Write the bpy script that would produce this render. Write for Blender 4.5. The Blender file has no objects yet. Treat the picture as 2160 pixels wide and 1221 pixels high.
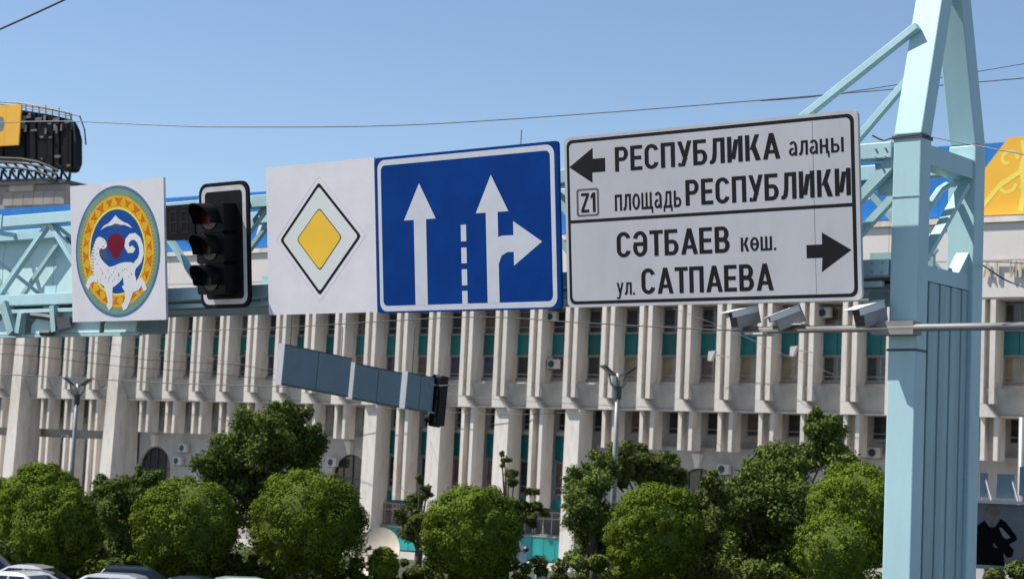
import bpy, math, random
import numpy as np
from mathutils import Vector, Matrix, noise
from mathutils.geometry import tessellate_polygon
random.seed(7)
rng = np.random.default_rng(11)
R_ = math.radians
scene = bpy.context.scene
col = scene.collection

# ------------------------------------------------------------------ camera, sky, sun, exposure
FOC = 4042.0            # focal length in photo pixels (photo 2160 wide)
PITCH, ROLL, EYE = R_(5.62), R_(2.66), 5.4
F0 = Vector((0, math.cos(PITCH), math.sin(PITCH)))
U0 = Vector((0, -math.sin(PITCH), math.cos(PITCH)))
R0 = Vector((1, 0, 0))
CR = R0 * math.cos(ROLL) + U0 * math.sin(ROLL)
CU = -R0 * math.sin(ROLL) + U0 * math.cos(ROLL)
CAMPOS = Vector((0, 0, EYE))
cam_data = bpy.data.cameras.new('camera')
cam = bpy.data.objects.new('camera', cam_data)
col.objects.link(cam)
cam_data.sensor_width = 36
cam_data.lens = FOC / 2160 * 36
cam_data.clip_start = 0.5
cam_data.clip_end = 4000
cam_data.dof.use_dof = True
cam_data.dof.focus_distance = 20.5
cam_data.dof.aperture_fstop = 4.0
cm = Matrix((CR, CU, -F0)).transposed().to_4x4()
cm.translation = CAMPOS
cam.matrix_world = cm
scene.camera = cam

SUN_EL, SUN_AZ = 54.5, 175.0          # elevation, and compass angle counted from +X towards +Y
sv = Vector((math.cos(R_(SUN_EL)) * math.cos(R_(SUN_AZ)), math.cos(R_(SUN_EL)) * math.sin(R_(SUN_AZ)), math.sin(R_(SUN_EL))))
world = bpy.data.worlds.new('World')
scene.world = world
world.use_nodes = True
wn = world.node_tree
sky = wn.nodes.new('ShaderNodeTexSky')
sky.sky_type = 'NISHITA'
sky.sun_disc = False
sky.sun_elevation = R_(SUN_EL)
sky.sun_rotation = math.atan2(sv.x, sv.y)
sky.altitude = 800
sky.air_density = 1.0
sky.dust_density = 0.6
sky.ozone_density = 2.5
bg = wn.nodes['Background']
wn.links.new(sky.outputs[0], bg.inputs[0])
bg.inputs[1].default_value = 0.098
sun_data = bpy.data.lights.new('sun', 'SUN')
sun_data.energy = 5.0
sun_data.angle = R_(0.5)
sun_data.color = (1.0, 0.95, 0.87)
sun = bpy.data.objects.new('sun', sun_data)
col.objects.link(sun)
sun.rotation_euler = sv.to_track_quat('Z', 'Y').to_euler()
scene.view_settings.view_transform = 'Standard'
scene.view_settings.look = 'None'
scene.view_settings.exposure = 0.55
scene.view_settings.gamma = 1.0
scene.view_settings.use_curve_mapping = False

# ------------------------------------------------------------------ helpers
def ray(px, py):
    return CR * ((px - 1080) / FOC) - CU * ((py - 610.5) / FOC) + F0

class Frame:
    """A place's own axes: X along it, Y away behind it, Z up."""
    def __init__(s, origin, theta, tilt=0):
        t = R_(theta)
        X = Vector((math.sin(t), -math.cos(t), 0)); Y = Vector((math.cos(t), math.sin(t), 0)); Z = Vector((0, 0, 1))
        a = R_(tilt)
        s.X, s.Y, s.Z = X, Y * math.cos(a) + Z * math.sin(a), Z * math.cos(a) - Y * math.sin(a)
        s.o = Vector(origin)
        s.M = Matrix((s.X, s.Y, s.Z)).transposed().to_4x4(); s.M.translation = s.o
    def at(s, px, py, Y=0.0):
        d = ray(px, py); c = CAMPOS - s.o
        k = (Y - c.dot(s.Y)) / d.dot(s.Y)
        q = c + d * k
        return q.dot(s.X), q.dot(s.Z)

MATS = {}
def mat(name, color, rough=0.6, metal=0.0, var=0.12, scale=3.0, stretch=(1, 1, 1), bump=0.0, bscale=None, dirt=None, dirt_amt=0.0, dirt_scale=1.5, spec=0.5, trans=0.0, coat=0.0, rnd=0.0):
    m = bpy.data.materials.new(name); m.use_nodes = True
    nt = m.node_tree; b = nt.nodes['Principled BSDF']
    b.inputs['Roughness'].default_value = rough
    b.inputs['Metallic'].default_value = metal
    b.inputs['Specular IOR Level'].default_value = spec
    b.inputs['Coat Weight'].default_value = coat
    tc = nt.nodes.new('ShaderNodeTexCoord'); mp = nt.nodes.new('ShaderNodeMapping')
    mp.inputs['Scale'].default_value = stretch
    nt.links.new(tc.outputs['Object'], mp.inputs['Vector'])
    n = nt.nodes.new('ShaderNodeTexNoise'); n.inputs['Scale'].default_value = scale; n.inputs['Detail'].default_value = 6
    nt.links.new(mp.outputs[0], n.inputs['Vector'])
    cr = nt.nodes.new('ShaderNodeValToRGB')
    c = Vector(color[:3])
    cr.color_ramp.elements[0].position = 0.3; cr.color_ramp.elements[1].position = 0.7
    cr.color_ramp.elements[0].color = (*(c * (1 - var)), 1)
    cr.color_ramp.elements[1].color = (*[min(1, v * (1 + var)) for v in c], 1)
    nt.links.new(n.outputs['Fac'], cr.inputs['Fac'])
    out = cr.outputs['Color']
    if dirt:
        n2 = nt.nodes.new('ShaderNodeTexNoise'); n2.inputs['Scale'].default_value = dirt_scale; n2.inputs['Detail'].default_value = 8
        n2.inputs['Roughness'].default_value = 0.7
        nt.links.new(mp.outputs[0], n2.inputs['Vector'])
        r2 = nt.nodes.new('ShaderNodeValToRGB'); r2.color_ramp.elements[0].position = 0.45; r2.color_ramp.elements[1].position = 0.75
        r2.color_ramp.elements[0].color = (0, 0, 0, 1); r2.color_ramp.elements[1].color = (dirt_amt,) * 3 + (1,)
        nt.links.new(n2.outputs['Fac'], r2.inputs['Fac'])
        mx = nt.nodes.new('ShaderNodeMix'); mx.data_type = 'RGBA'
        nt.links.new(r2.outputs['Color'], mx.inputs['Factor']); nt.links.new(out, mx.inputs['A']); mx.inputs['B'].default_value = (*dirt, 1)
        out = mx.outputs['Result']
    if rnd:
        oi = nt.nodes.new('ShaderNodeObjectInfo'); mr = nt.nodes.new('ShaderNodeMapRange')
        mr.inputs['To Min'].default_value = 1 - rnd; mr.inputs['To Max'].default_value = 1 + rnd
        nt.links.new(oi.outputs['Random'], mr.inputs['Value'])
        ml = nt.nodes.new('ShaderNodeVectorMath'); ml.operation = 'SCALE'
        nt.links.new(out, ml.inputs[0]); nt.links.new(mr.outputs[0], ml.inputs['Scale'])
        out = ml.outputs[0]
    nt.links.new(out, b.inputs['Base Color'])
    if bump:
        bp = nt.nodes.new('ShaderNodeBump'); bp.inputs['Strength'].default_value = bump; bp.inputs['Distance'].default_value = 0.02
        nb = n
        if bscale:
            nb = nt.nodes.new('ShaderNodeTexNoise'); nb.inputs['Scale'].default_value = bscale; nb.inputs['Detail'].default_value = 6
            nt.links.new(mp.outputs[0], nb.inputs['Vector'])
        nt.links.new(nb.outputs['Fac'], bp.inputs['Height']); nt.links.new(bp.outputs[0], b.inputs['Normal'])
    if trans:
        tr = nt.nodes.new('ShaderNodeBsdfTranslucent'); nt.links.new(out, tr.inputs['Color'])
        ms = nt.nodes.new('ShaderNodeMixShader'); ms.inputs[0].default_value = trans
        nt.links.new(b.outputs[0], ms.inputs[1]); nt.links.new(tr.outputs[0], ms.inputs[2])
        nt.links.new(ms.outputs[0], nt.nodes['Material Output'].inputs['Surface'])
    MATS[name] = m
    return m

class MB:
    def __init__(s): s.v = []; s.f = []
    def add(s, vs, fs):
        o = len(s.v); s.v += [tuple(v) for v in vs]; s.f += [tuple(i + o for i in f) for f in fs]; return s
    def box(s, x0, x1, y0, y1, z0, z1):
        return s.add([(x0,y0,z0),(x1,y0,z0),(x1,y1,z0),(x0,y1,z0),(x0,y0,z1),(x1,y0,z1),(x1,y1,z1),(x0,y1,z1)],
                     [(0,3,2,1),(4,5,6,7),(0,1,5,4),(1,2,6,5),(2,3,7,6),(3,0,4,7)])
    def hexa(s, p): # 8 points, bottom 4 ccw then top 4
        return s.add(p, [(0,3,2,1),(4,5,6,7),(0,1,5,4),(1,2,6,5),(2,3,7,6),(3,0,4,7)])
    def prism(s, poly, y0, y1):   # polygon in XZ, extruded in Y
        n = len(poly)
        tris = tessellate_polygon([[Vector((p[0], p[1], 0)) for p in poly]])
        vs = [(p[0], y0, p[1]) for p in poly] + [(p[0], y1, p[1]) for p in poly]
        a = sum(poly[i][0]*poly[(i+1)%n][1]-poly[(i+1)%n][0]*poly[i][1] for i in range(n))
        fs = []
        for t in tris:
            q = [Vector((poly[i][0], poly[i][1])) for i in t]
            ccw = (q[1]-q[0]).cross(q[2]-q[0]) > 0
            t = tuple(t) if ccw else tuple(t)[::-1]
            fs.append(t); fs.append(tuple(i + n for i in t[::-1]))
        for i in range(n):
            j = (i + 1) % n
            fs.append((i, i+n, j+n, j) if a > 0 else (j, j+n, i+n, i))
        return s.add(vs, fs)
    def flat(s, poly, y):         # polygon in XZ facing -Y
        tris = tessellate_polygon([[Vector((p[0], p[1], 0)) for p in poly]])
        fs = []
        for t in tris:
            q = [Vector((poly[i][0], poly[i][1])) for i in t]
            fs.append(tuple(t) if (q[1]-q[0]).cross(q[2]-q[0]) > 0 else tuple(t)[::-1])
        return s.add([(p[0], y, p[1]) for p in poly], fs)
    def ring(s, outer, inner, y):
        n = len(outer)
        return s.add([(p[0], y, p[1]) for p in outer] + [(p[0], y, p[1]) for p in inner],
                     [(i, (i+1)%n, (i+1)%n+n, i+n) for i in range(n)])
    def beam(s, p, q, w, h=None, up=(0, 0, 1)):
        h = h or w; p = Vector(p); q = Vector(q); d = (q - p).normalized(); u = Vector(up)
        sx = d.cross(u)
        if sx.length < 1e-4: sx = d.cross(Vector((0, 1, 0)))
        sx.normalize(); uu = sx.cross(d)
        a = [sx*(-w/2)+uu*(-h/2), sx*(w/2)+uu*(-h/2), sx*(w/2)+uu*(h/2), sx*(-w/2)+uu*(h/2)]
        vs = [p + k for k in a] + [q + k for k in a]
        return s.add(vs, [(0,3,2,1)[::-1],(4,5,6,7)[::-1],(0,1,5,4)[::-1],(1,2,6,5)[::-1],(2,3,7,6)[::-1],(3,0,4,7)[::-1]])
    def tube(s, pts, r, n=8):
        pts = [Vector(p) for p in pts]; rs = r if isinstance(r, (list, tuple)) else [r]*len(pts)
        vs = []; fs = []
        for i, p in enumerate(pts):
            d = (pts[min(i+1, len(pts)-1)] - pts[max(i-1, 0)]).normalized()
            a = d.cross(Vector((0, 0, 1)))
            if a.length < 1e-3: a = d.cross(Vector((0, 1, 0)))
            a.normalize(); b = d.cross(a)
            for k in range(n):
                t = 2*math.pi*k/n
                vs.append(p + (a*math.cos(t) + b*math.sin(t))*rs[i])
        for i in range(len(pts)-1):
            for k in range(n):
                fs.append((i*n+k, i*n+(k+1)%n, (i+1)*n+(k+1)%n, (i+1)*n+k))
        fs.append(tuple(range(n))[::-1]); fs.append(tuple(range((len(pts)-1)*n, len(pts)*n)))
        return s.add(vs, fs)
    def mesh(s, name, m, smooth=False):
        me = bpy.data.meshes.new(name); me.from_pydata(s.v, [], s.f); me.update()
        ms = m if isinstance(m, (list, tuple)) else [m]
        for k in ms: me.materials.append(k)
        if smooth: me.polygons.foreach_set('use_smooth', [True]*len(me.polygons))
        return me

def put(me, name, parent=None, loc=(0, 0, 0), label=None, kind=None, rot=None):
    o = bpy.data.objects.new(name, me); col.objects.link(o)
    o.location = loc
    if rot: o.rotation_euler = rot
    if parent is not None: o.parent = parent
    if label: o['label'] = label
    if kind: o['kind'] = kind
    return o
def part(name, mb, m, parent, loc=(0, 0, 0), bevel=0, smooth=False, label=None, kind=None):
    """a mesh authored in its frame's coordinates; the parent's own base point is subtracted"""
    me = mb.mesh(name, m, smooth)
    base = Vector(parent.get('_b', (0, 0, 0))) if parent is not None else Vector((0, 0, 0))
    o = put(me, name, parent, Vector(loc) - base, label, kind)
    if bevel:
        b = o.modifiers.new('bevel', 'BEVEL'); b.width = bevel; b.segments = 2; b.limit_method = 'ANGLE'
    o['_b'] = (0.0, 0.0, 0.0) if parent is None else tuple(-Vector(loc) + Vector(loc))
    o['_b'] = tuple(Vector(loc))
    return o
def thing(name, label, cat, frame=None, base=(0, 0, 0), group=None):
    o = bpy.data.objects.new(name, None); col.objects.link(o); o.empty_display_size = 0.2
    M = frame.M if frame else Matrix.Identity(4)
    o.matrix_world = M @ Matrix.Translation(Vector(base))
    o['label'] = label; o['category'] = cat
    if group: o['group'] = group
    o['_b'] = tuple(base)
    return o
def solo(name, label, cat, mb, m, frame=None, base=(0, 0, 0), group=None, smooth=False, bevel=0):
    """a thing that is one mesh"""
    b = Vector(base); mb.v = [tuple(Vector(v) - b) for v in mb.v]
    o = put(mb.mesh(name, m, smooth), name)
    M = frame.M if frame else Matrix.Identity(4)
    o.matrix_world = M @ Matrix.Translation(b)
    o['label'] = label; o['category'] = cat
    if group: o['group'] = group
    if bevel:
        k = o.modifiers.new('bevel', 'BEVEL'); k.width = bevel; k.segments = 2
    return o
def struct(name, mb, m, kind='structure'):
    o = put(mb.mesh(name, m), name); o['kind'] = kind; return o
def rrect(x0, x1, z0, z1, r, n=6):
    pts = []
    for cx, cz, a0 in ((x1-r, z0+r, -90), (x1-r, z1-r, 0), (x0+r, z1-r, 90), (x0+r, z0+r, 180)):
        for k in range(n+1):
            a = R_(a0 + 90*k/n); pts.append((cx+r*math.cos(a), cz+r*math.sin(a)))
    return pts
def disc(cx, cz, rx, rz, n=40):
    return [(cx+rx*math.cos(2*math.pi*k/n), cz+rz*math.sin(2*math.pi*k/n)) for k in range(n)]
def stroke(path, w):
    L, Rr = [], []
    for i, p in enumerate(path):
        a = Vector(path[max(i-1, 0)]); b = Vector(path[min(i+1, len(path)-1)]); d = (b-a).normalized(); n = Vector((-d.y, d.x))
        ww = w[i] if isinstance(w, (list, tuple)) else w
        L.append(tuple(Vector(p)+n*ww/2)); Rr.append(tuple(Vector(p)-n*ww/2))
    return L + Rr[::-1]

# ------------------------------------------------------------------ materials
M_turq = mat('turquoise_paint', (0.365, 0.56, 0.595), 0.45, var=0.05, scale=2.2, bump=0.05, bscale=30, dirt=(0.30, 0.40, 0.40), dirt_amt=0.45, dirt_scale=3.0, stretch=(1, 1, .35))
M_turq_d = mat('turquoise_weathered_shaded', (0.29, 0.44, 0.46), 0.5, var=0.10, scale=3, stretch=(1, 1, .2), dirt=(0.17, 0.22, 0.19), dirt_amt=0.6, dirt_scale=2.0, rnd=0.08)  # weathered sheet; its darker tone also stands for shade on the rear diagonals
M_dark = mat('dark_steel', (0.04, 0.045, 0.05), 0.55, var=0.3)
M_black = mat('black_plastic', (0.008, 0.008, 0.009), 0.5, var=0.2, spec=.12)
M_blackm = mat('black_backplate', (0.010, 0.010, 0.011), 0.6, var=0.2, scale=6, spec=.08)
M_reflect = mat('reflective_border', (0.50, 0.50, 0.49), 0.4, var=0.12, scale=8)
M_signw = mat('white_sign_film', (0.43, 0.435, 0.46), 0.55, var=0.05, scale=1.6, dirt=(0.33, 0.33, 0.35), dirt_amt=0.4, dirt_scale=2.5, stretch=(1, 1, .5), bump=0.05, bscale=2.0)
M_signp = mat('white_sign_panel', (0.66, 0.64, 0.67), 0.5, var=0.04, scale=1.5, bump=0.25, bscale=2.2, dirt=(0.52, 0.5, 0.5), dirt_amt=0.35, dirt_scale=2.2)
M_signi = mat('white_reflective_film', (0.62, 0.64, 0.62), 0.4, var=0.03)
M_signb = mat('blue_sign_film', (0.0, 0.034, 0.19), 0.45, var=0.10, scale=2.0, bump=0.04, bscale=2.5, spec=.07, dirt=(0.006, 0.055, 0.24), dirt_amt=0.35, dirt_scale=2.0)
M_signg = mat('grey_white_arrow_film', (0.52, 0.54, 0.58), 0.4, var=0.05, scale=5)
M_ink = mat('black_lettering', (0.008, 0.008, 0.010), 0.6, var=0.2, spec=.15)
M_inkg = mat('dark_grey_line', (0.08, 0.08, 0.08), 0.5, var=0.2)
M_yel = mat('yellow_film', (0.78, 0.48, 0.02), 0.45, var=0.06, scale=2)
M_alu = mat('aluminium', (0.42, 0.42, 0.43), 0.4, metal=0.5, var=0.1)
M_e_green = mat('emblem_green', (0.17, 0.27, 0.19), 0.6, spec=.12, var=0.1)
M_e_rim = mat('emblem_blue_rim', (0.06, 0.16, 0.30), 0.6, spec=.12, var=0.1)
M_e_yel = mat('emblem_yellow', (0.66, 0.38, 0.015), 0.6, spec=.12, var=0.12, scale=14)
M_e_org = mat('emblem_orange', (0.55, 0.13, 0.005), 0.6, spec=.12, var=0.2, scale=14)
M_e_blue = mat('emblem_blue', (0.006, 0.066, 0.27), 0.6, spec=.12, var=0.12, scale=8)
M_e_red = mat('emblem_dark_red', (0.15, 0.004, 0.02), 0.6, spec=.12, var=0.15)
M_e_wht = mat('emblem_white', (0.66, 0.65, 0.66), 0.5, var=0.04)
M_e_dk = mat('emblem_dark', (0.03, 0.05, 0.08), 0.5, var=0.1)
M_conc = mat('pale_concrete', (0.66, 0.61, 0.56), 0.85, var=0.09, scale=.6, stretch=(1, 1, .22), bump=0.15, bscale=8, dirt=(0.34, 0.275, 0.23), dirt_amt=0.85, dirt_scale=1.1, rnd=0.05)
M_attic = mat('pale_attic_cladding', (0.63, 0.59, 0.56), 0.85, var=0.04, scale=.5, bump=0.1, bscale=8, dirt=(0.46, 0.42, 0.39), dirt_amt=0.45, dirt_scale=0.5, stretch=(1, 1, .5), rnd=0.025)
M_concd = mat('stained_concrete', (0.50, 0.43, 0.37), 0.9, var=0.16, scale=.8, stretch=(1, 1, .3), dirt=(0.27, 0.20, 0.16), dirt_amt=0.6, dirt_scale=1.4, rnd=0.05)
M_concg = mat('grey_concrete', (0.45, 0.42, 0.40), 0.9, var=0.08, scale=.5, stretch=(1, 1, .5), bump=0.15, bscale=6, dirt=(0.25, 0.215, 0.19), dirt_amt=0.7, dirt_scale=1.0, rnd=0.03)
M_teal = mat('teal_spandrel_glass', (0.0, 0.115, 0.115), 0.4, var=0.2, scale=.8, rnd=0.25)
M_teal2 = mat('teal_cladding', (0.01, 0.24, 0.24), 0.35, var=0.2, scale=.8, rnd=0.15)
M_frame = mat('pale_window_frame', (0.27, 0.255, 0.24), 0.5, var=0.08)
M_gl = [mat('dark_window_glass', (0.034, 0.034, 0.036), 0.08, var=0.3, spec=0.6),
        mat('brown_curtained_glass', (0.12, 0.085, 0.07), 0.15, var=0.35, scale=1.5, spec=0.6),
        mat('ochre_blind_glass', (0.22, 0.17, 0.11), 0.15, var=0.3, scale=1.2, spec=0.6),
        mat('bluish_window_glass', (0.05, 0.05, 0.10), 0.1, var=0.4, scale=1.2, spec=0.6)]
M_acw = mat('off_white_plastic', (0.52, 0.49, 0.45), 0.5, var=0.1)
M_bblue = mat('banner_blue', (0.0, 0.155, 0.50), 0.55, var=0.12, scale=.3, rnd=0.05)
M_byel = mat('banner_yellow_orange', (0.80, 0.42, 0.03), 0.55, var=0.08, scale=.4)
M_byel2 = mat('banner_bright_yellow', (0.80, 0.64, 0.09), 0.55, var=0.06, scale=.4)
M_bwht = mat('banner_white', (0.75, 0.75, 0.76), 0.55, var=0.05)
M_asph = mat('asphalt', (0.052, 0.052, 0.054), 0.9, var=0.2, scale=.6, bump=0.3, bscale=60)
M_pave = mat('paving', (0.30, 0.285, 0.265), 0.9, var=0.12, scale=.8, bump=0.2, bscale=20)
M_lawn = mat('lawn_soil', (0.035, 0.05, 0.02), 0.95, var=0.3, scale=.7, bump=0.4, bscale=12)
M_bark = mat('bark', (0.10, 0.075, 0.055), 0.95, var=0.3, scale=6, stretch=(1, 1, .3), bump=0.6, bscale=20)
M_leafA = mat('clipped_leaves', (0.105, 0.150, 0.016), 0.85, var=0.35, scale=1.3, trans=0.06, rnd=0.12, spec=0.04)
M_leafB = mat('dark_leaves', (0.100, 0.138, 0.030), 0.85, var=0.35, scale=.9, trans=0.12, rnd=0.1, spec=0.05)
M_leafC = mat('olive_leaves', (0.088, 0.110, 0.028), 0.85, var=0.3, scale=.9, trans=0.12, rnd=0.1, spec=0.05)
M_wire = mat('cable_black', (0.05, 0.05, 0.055), 0.6, var=0.2)
M_wireg = mat('cable_grey', (0.13, 0.14, 0.155), 0.6, var=0.2)
M_lamp = mat('galvanised_pole', (0.26, 0.26, 0.25), 0.45, metal=0.3, var=0.12, scale=3)
M_backblue = mat('grey_blue_sign_back', (0.12, 0.185, 0.225), 0.5, var=0.08, scale=1.2, dirt=(.09, .14, .175), dirt_amt=.4)
M_stone = mat('grey_stone', (0.30, 0.27, 0.25), 0.9, var=0.15, scale=.4, rnd=0.08)
M_stone2 = mat('pale_stone', (0.40, 0.36, 0.32), 0.9, var=0.1, scale=.4)
M_dish = mat('cream_dish_paint', (0.60, 0.52, 0.43), 0.6, var=0.08, scale=2)
M_dishw = mat('white_dish_paint', (0.75, 0.75, 0.74), 0.4, var=0.05, scale=2)

# ------------------------------------------------------------------ places
O_G = CAMPOS + ray(676, 507) * 21.6
GF = Frame((O_G.x, O_G.y, 0), 50.4)            # gantry across the road
SF = Frame(O_G, 50.4, 6.2)                      # its signs, leaning forward
O_B = CAMPOS + ray(1080, 860) * 128
BF = Frame((O_B.x, O_B.y, 0), 54.3)            # the long office building

# ------------------------------------------------------------------ ground
struct('ground', MB().add([(-1500,-300,-.012),(1500,-300,-.012),(1500,2500,-.012),(-1500,2500,-.012)], [(0,1,2,3)]), M_pave)
def strip(name, u0, u1, d0, d1, z, m, h=None):
    """a strip parallel to the building front: distance d in front of it"""
    mb = MB(); 
    pts = [BF.M @ Vector((u0, -d0, 0)), BF.M @ Vector((u1, -d0, 0)), BF.M @ Vector((u1, -d1, 0)), BF.M @ Vector((u0, -d1, 0))]
    if h is None:
        mb.add([(p.x, p.y, z) for p in pts], [(3, 2, 1, 0)])
    else:
        mb.hexa([(p.x, p.y, z) for p in pts[::-1]] + [(p.x, p.y, h) for p in pts[::-1]])
    return struct(name, mb, m)
strip('road', -260, 260, 118, 46, -.006, M_asph)
strip('kerb', -200, 200, 45.7, 45.4, -.01, M_concg, 0.13)
strip('lawn', -200, 200, 45.3, 8, -.002, M_lawn)
strip('parking_area', -200, 200, 56, 46.1, -.002, M_asph)

# ------------------------------------------------------------------ the office building
MOD = 2.853
def XK(k): return -47.35 + MOD * k
K0, K1 = -4, 33
XL, XR = XK(K0), XK(K1)
bld = thing('office_building', 'long pale concrete office block with paired vertical fins and teal spandrel panels behind the trees', 'building', BF)
def bp(name, mb, m, loc=(0, 0, 0), parent=None, **k): return part(name, mb, m, parent or bld, loc, **k)
bp('wall', MB().box(XL, XR, 1.75, 14, 10.2, 21.17), M_concg)
bp('lower_wall', MB().box(XL, XR, 2.85, 14, 0, 10.195), M_concg)
bp('overhang_soffit', MB().box(XL, XR, 1.71, 2.845, 10.13, 10.19), M_concd)
bp('roof', MB().box(XL-.1, XR+.1, -.18, 14.2, 21.23, 21.56), M_conc)
bp('parapet', MB().box(XL, XR, .9, 1.2, 21.57, 21.8), M_conc)
# attic cladding panels
me = MB().box(0.012, MOD-.012, 0, .25, 0, 2.12).mesh('attic_panel', M_attic)
me2 = MB().box(0.012, MOD-.012, -.004, .25, 0, 2.10).mesh('attic_panel', M_attic)
for k in range(K0, K1):
    put(me, 'attic_panel', bld, (XK(k), 0, 19.07)); put(me2, 'attic_panel', bld, (XK(k), 0, 16.93))
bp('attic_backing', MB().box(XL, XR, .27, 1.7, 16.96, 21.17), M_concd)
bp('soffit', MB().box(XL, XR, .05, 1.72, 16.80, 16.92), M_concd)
# paired fins
fin = MB().box(0, .33, 0, 1.4, 0, 5.93).box(.66, .98, 0, 1.4, 0, 5.93).mesh('fin', M_conc)
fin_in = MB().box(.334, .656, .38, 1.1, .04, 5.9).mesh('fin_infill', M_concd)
fin_side = MB().box(.983, 1.0, .25, 1.15, .05, 5.9).mesh('fin_return', M_concg)
br = MB().hexa([(0.0,.02,-.02),(1.08,.02,-.02),(1.08,.95,-.02),(0.0,.95,-.02),(0,.0,.72),(.5,.0,.72),(.5,.95,.72),(0,.95,.72)]).mesh('bracket', M_conc)
pillar_top = {-1, 3}
for k in range(K0, K1):
    if k in pillar_top: continue
    f = put(fin, 'fin', bld, (XK(k), 0, 10.86))
    put(fin_in, 'fin_infill', f, (0, 0, 0))
    put(br, 'bracket', bld, (XK(k), 0, 10.13))
# tall pillars
for k in (-1, 3):
    b_ = MB().hexa([(-.45,-.35,0),(.85,-.35,0),(.85,2.8,0),(-.45,2.8,0),(-.02,-.12,16.8),(1.02,-.12,16.8),(1.02,1.6,16.8),(-.02,1.6,16.8)])
    bp('pillar', b_, M_conc, (XK(k), 0, 0))
for k in (12, 14, 16, 18):
    b_ = MB().hexa([(-.02,.22,0),(1.12,.22,0),(1.12,1.9,0),(-.02,1.9,0),(0,.30,10.1),(1.12,.30,10.1),(1.12,1.9,10.1),(0,1.9,10.1)])
    bp('pillar', b_, M_conc, (XK(k)+.12, 0, 0))
# the sloped slab edge between upper and lower storeys
slab = MB().hexa([(0.006,.88,0),(MOD-.006,.88,0),(MOD-.006,1.7,0),(0.006,1.7,0),(0.006,.12,1.52),(MOD-.006,.12,1.52),(MOD-.006,1.7,1.52),(0.006,1.7,1.52)]).mesh('slab_edge_panel', M_concg)
lip = MB().box(0.0, MOD, .80, 1.7, 0, .09).mesh('slab_lip', M_conc)
for k in range(K0, K1):
    put(slab, 'slab_edge_panel', bld, (XK(k), 0, 10.22)); put(lip, 'slab_lip', bld, (XK(k), 0, 10.125))
# windows
def window_mesh(w, h, cols, rail=None):
    m_ = MB(); t = .07
    m_.box(0, w, 0, .10, 0, t); m_.box(0, w, 0, .10, h-t, h)
    m_.box(0, t, .003, .097, t, h-t); m_.box(w-t, w, .003, .097, t, h-t)
    for c in range(1, cols):
        x = w*c/cols; m_.box(x-t/2, x+t/2, .006, .094, t, h-t)
    if rail: m_.box(t, w-t, .009, .091, rail-t/2, rail+t/2)
    return m_.mesh('window', M_frame)
def pane_meshes(w, h): return [MB().box(.03, w-.03, .04, .06, .03, h-.03).mesh('pane', g) for g in M_gl]
W = MOD - .98
win_up = window_mesh(W-.02, 1.55, 2, .45); pn_up = pane_meshes(W-.02, 1.55)
win_dn = window_mesh(W-.02, 1.50, 2, .28); pn_dn = pane_meshes(W-.02, 1.50)
win_lo = window_mesh(W-.02, 1.45, 2, .35); pn_lo = pane_meshes(W-.02, 1.45)
sp = MB().box(0, (W)/2-.03, 1.32, 1.38, 0, 1.36).mesh('spandrel_panel', M_teal)
sp_cap = MB().box(0, W, 1.22, 1.36, 0, .07).mesh('sill', M_frame)
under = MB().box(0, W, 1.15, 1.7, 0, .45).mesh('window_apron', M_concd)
rw = random.Random(5)
def win(wm, pm, x, y, z, wts):
    w_ = put(wm, 'window', bld, (x, y, z))
    put(pm[rw.choices(range(4), wts)[0]], 'pane', w_)
for k in range(K0, K1):
    x = XK(k) + .985
    wts = (4, 3, 1, 1) if k < 17 else (1, 3, 6, 1)
    win(win_up, pn_up, x+.01, 1.36, 15.16, (5, 3, 0, 0))
    win(win_dn, pn_dn, x+.01, 1.36, 12.14, wts)
    put(sp, 'spandrel_panel', bld, (x+.005, 0, 13.70)); put(sp, 'spandrel_panel', bld, (x+W/2+.01, 0, 13.70))
    put(sp_cap, 'sill', bld, (x, 0, 15.08)); put(sp_cap, 'sill', bld, (x, 0, 12.05)); put(sp_cap, 'sill', bld, (x, 0, 13.645))
    put(under, 'window_apron', bld, (x, .05, 11.55))
# lower storey short fins and windows
fl = MB().box(0, .26, .42, 1.55, 0, 2.45).box(.78, 1.04, .42, 1.55, 0, 2.45).mesh('short_fin', M_conc)
fli = MB().box(.265, .775, .95, 1.5, .1, 2.45).mesh('short_fin_infill', M_concd)
flt = MB().box(0, .26, .42, 1.75, 0, 6.6).box(.78, 1.04, .42, 1.75, 0, 6.6).mesh('tall_fin', M_conc)
flti = MB().box(.265, .775, .95, 1.7, .1, 6.6).mesh('fin_infill', M_concd)
side = MB().box(0, .6, 1.3, 1.72, 0, 1.5).mesh('window_jamb', M_concd)
bay = range(12, 18)
for k in range(K0, K1):
    x = XK(k) + .985
    if k in (12, 14, 16, 18): pass
    elif k in (13, 15, 17):
        f = put(flt, 'tall_fin', bld, (XK(k)+.05, 0, 3.55)); put(flti, 'fin_infill', f)
    elif k not in pillar_top:
        f = put(fl, 'short_fin', bld, (XK(k)+.05, 0, 7.66)); put(fli, 'fin_infill', f)
    if k == 12 or k in bay or k < 3:
        put(under, 'window_apron', bld, (x, 1.12, 8.25))
    win(win_lo, pn_lo, x+.02, 2.45, 8.72, (7, 1, 0, 0))
    put(MB().box(0, W, 1.3, 1.66, 0, .08).mesh('sill', M_frame) if k == K0 else bpy.data.meshes['sill.001'] if 'sill.001' in bpy.data.meshes else sp_cap, 'sill', bld, (x, .9, 8.62))
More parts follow.
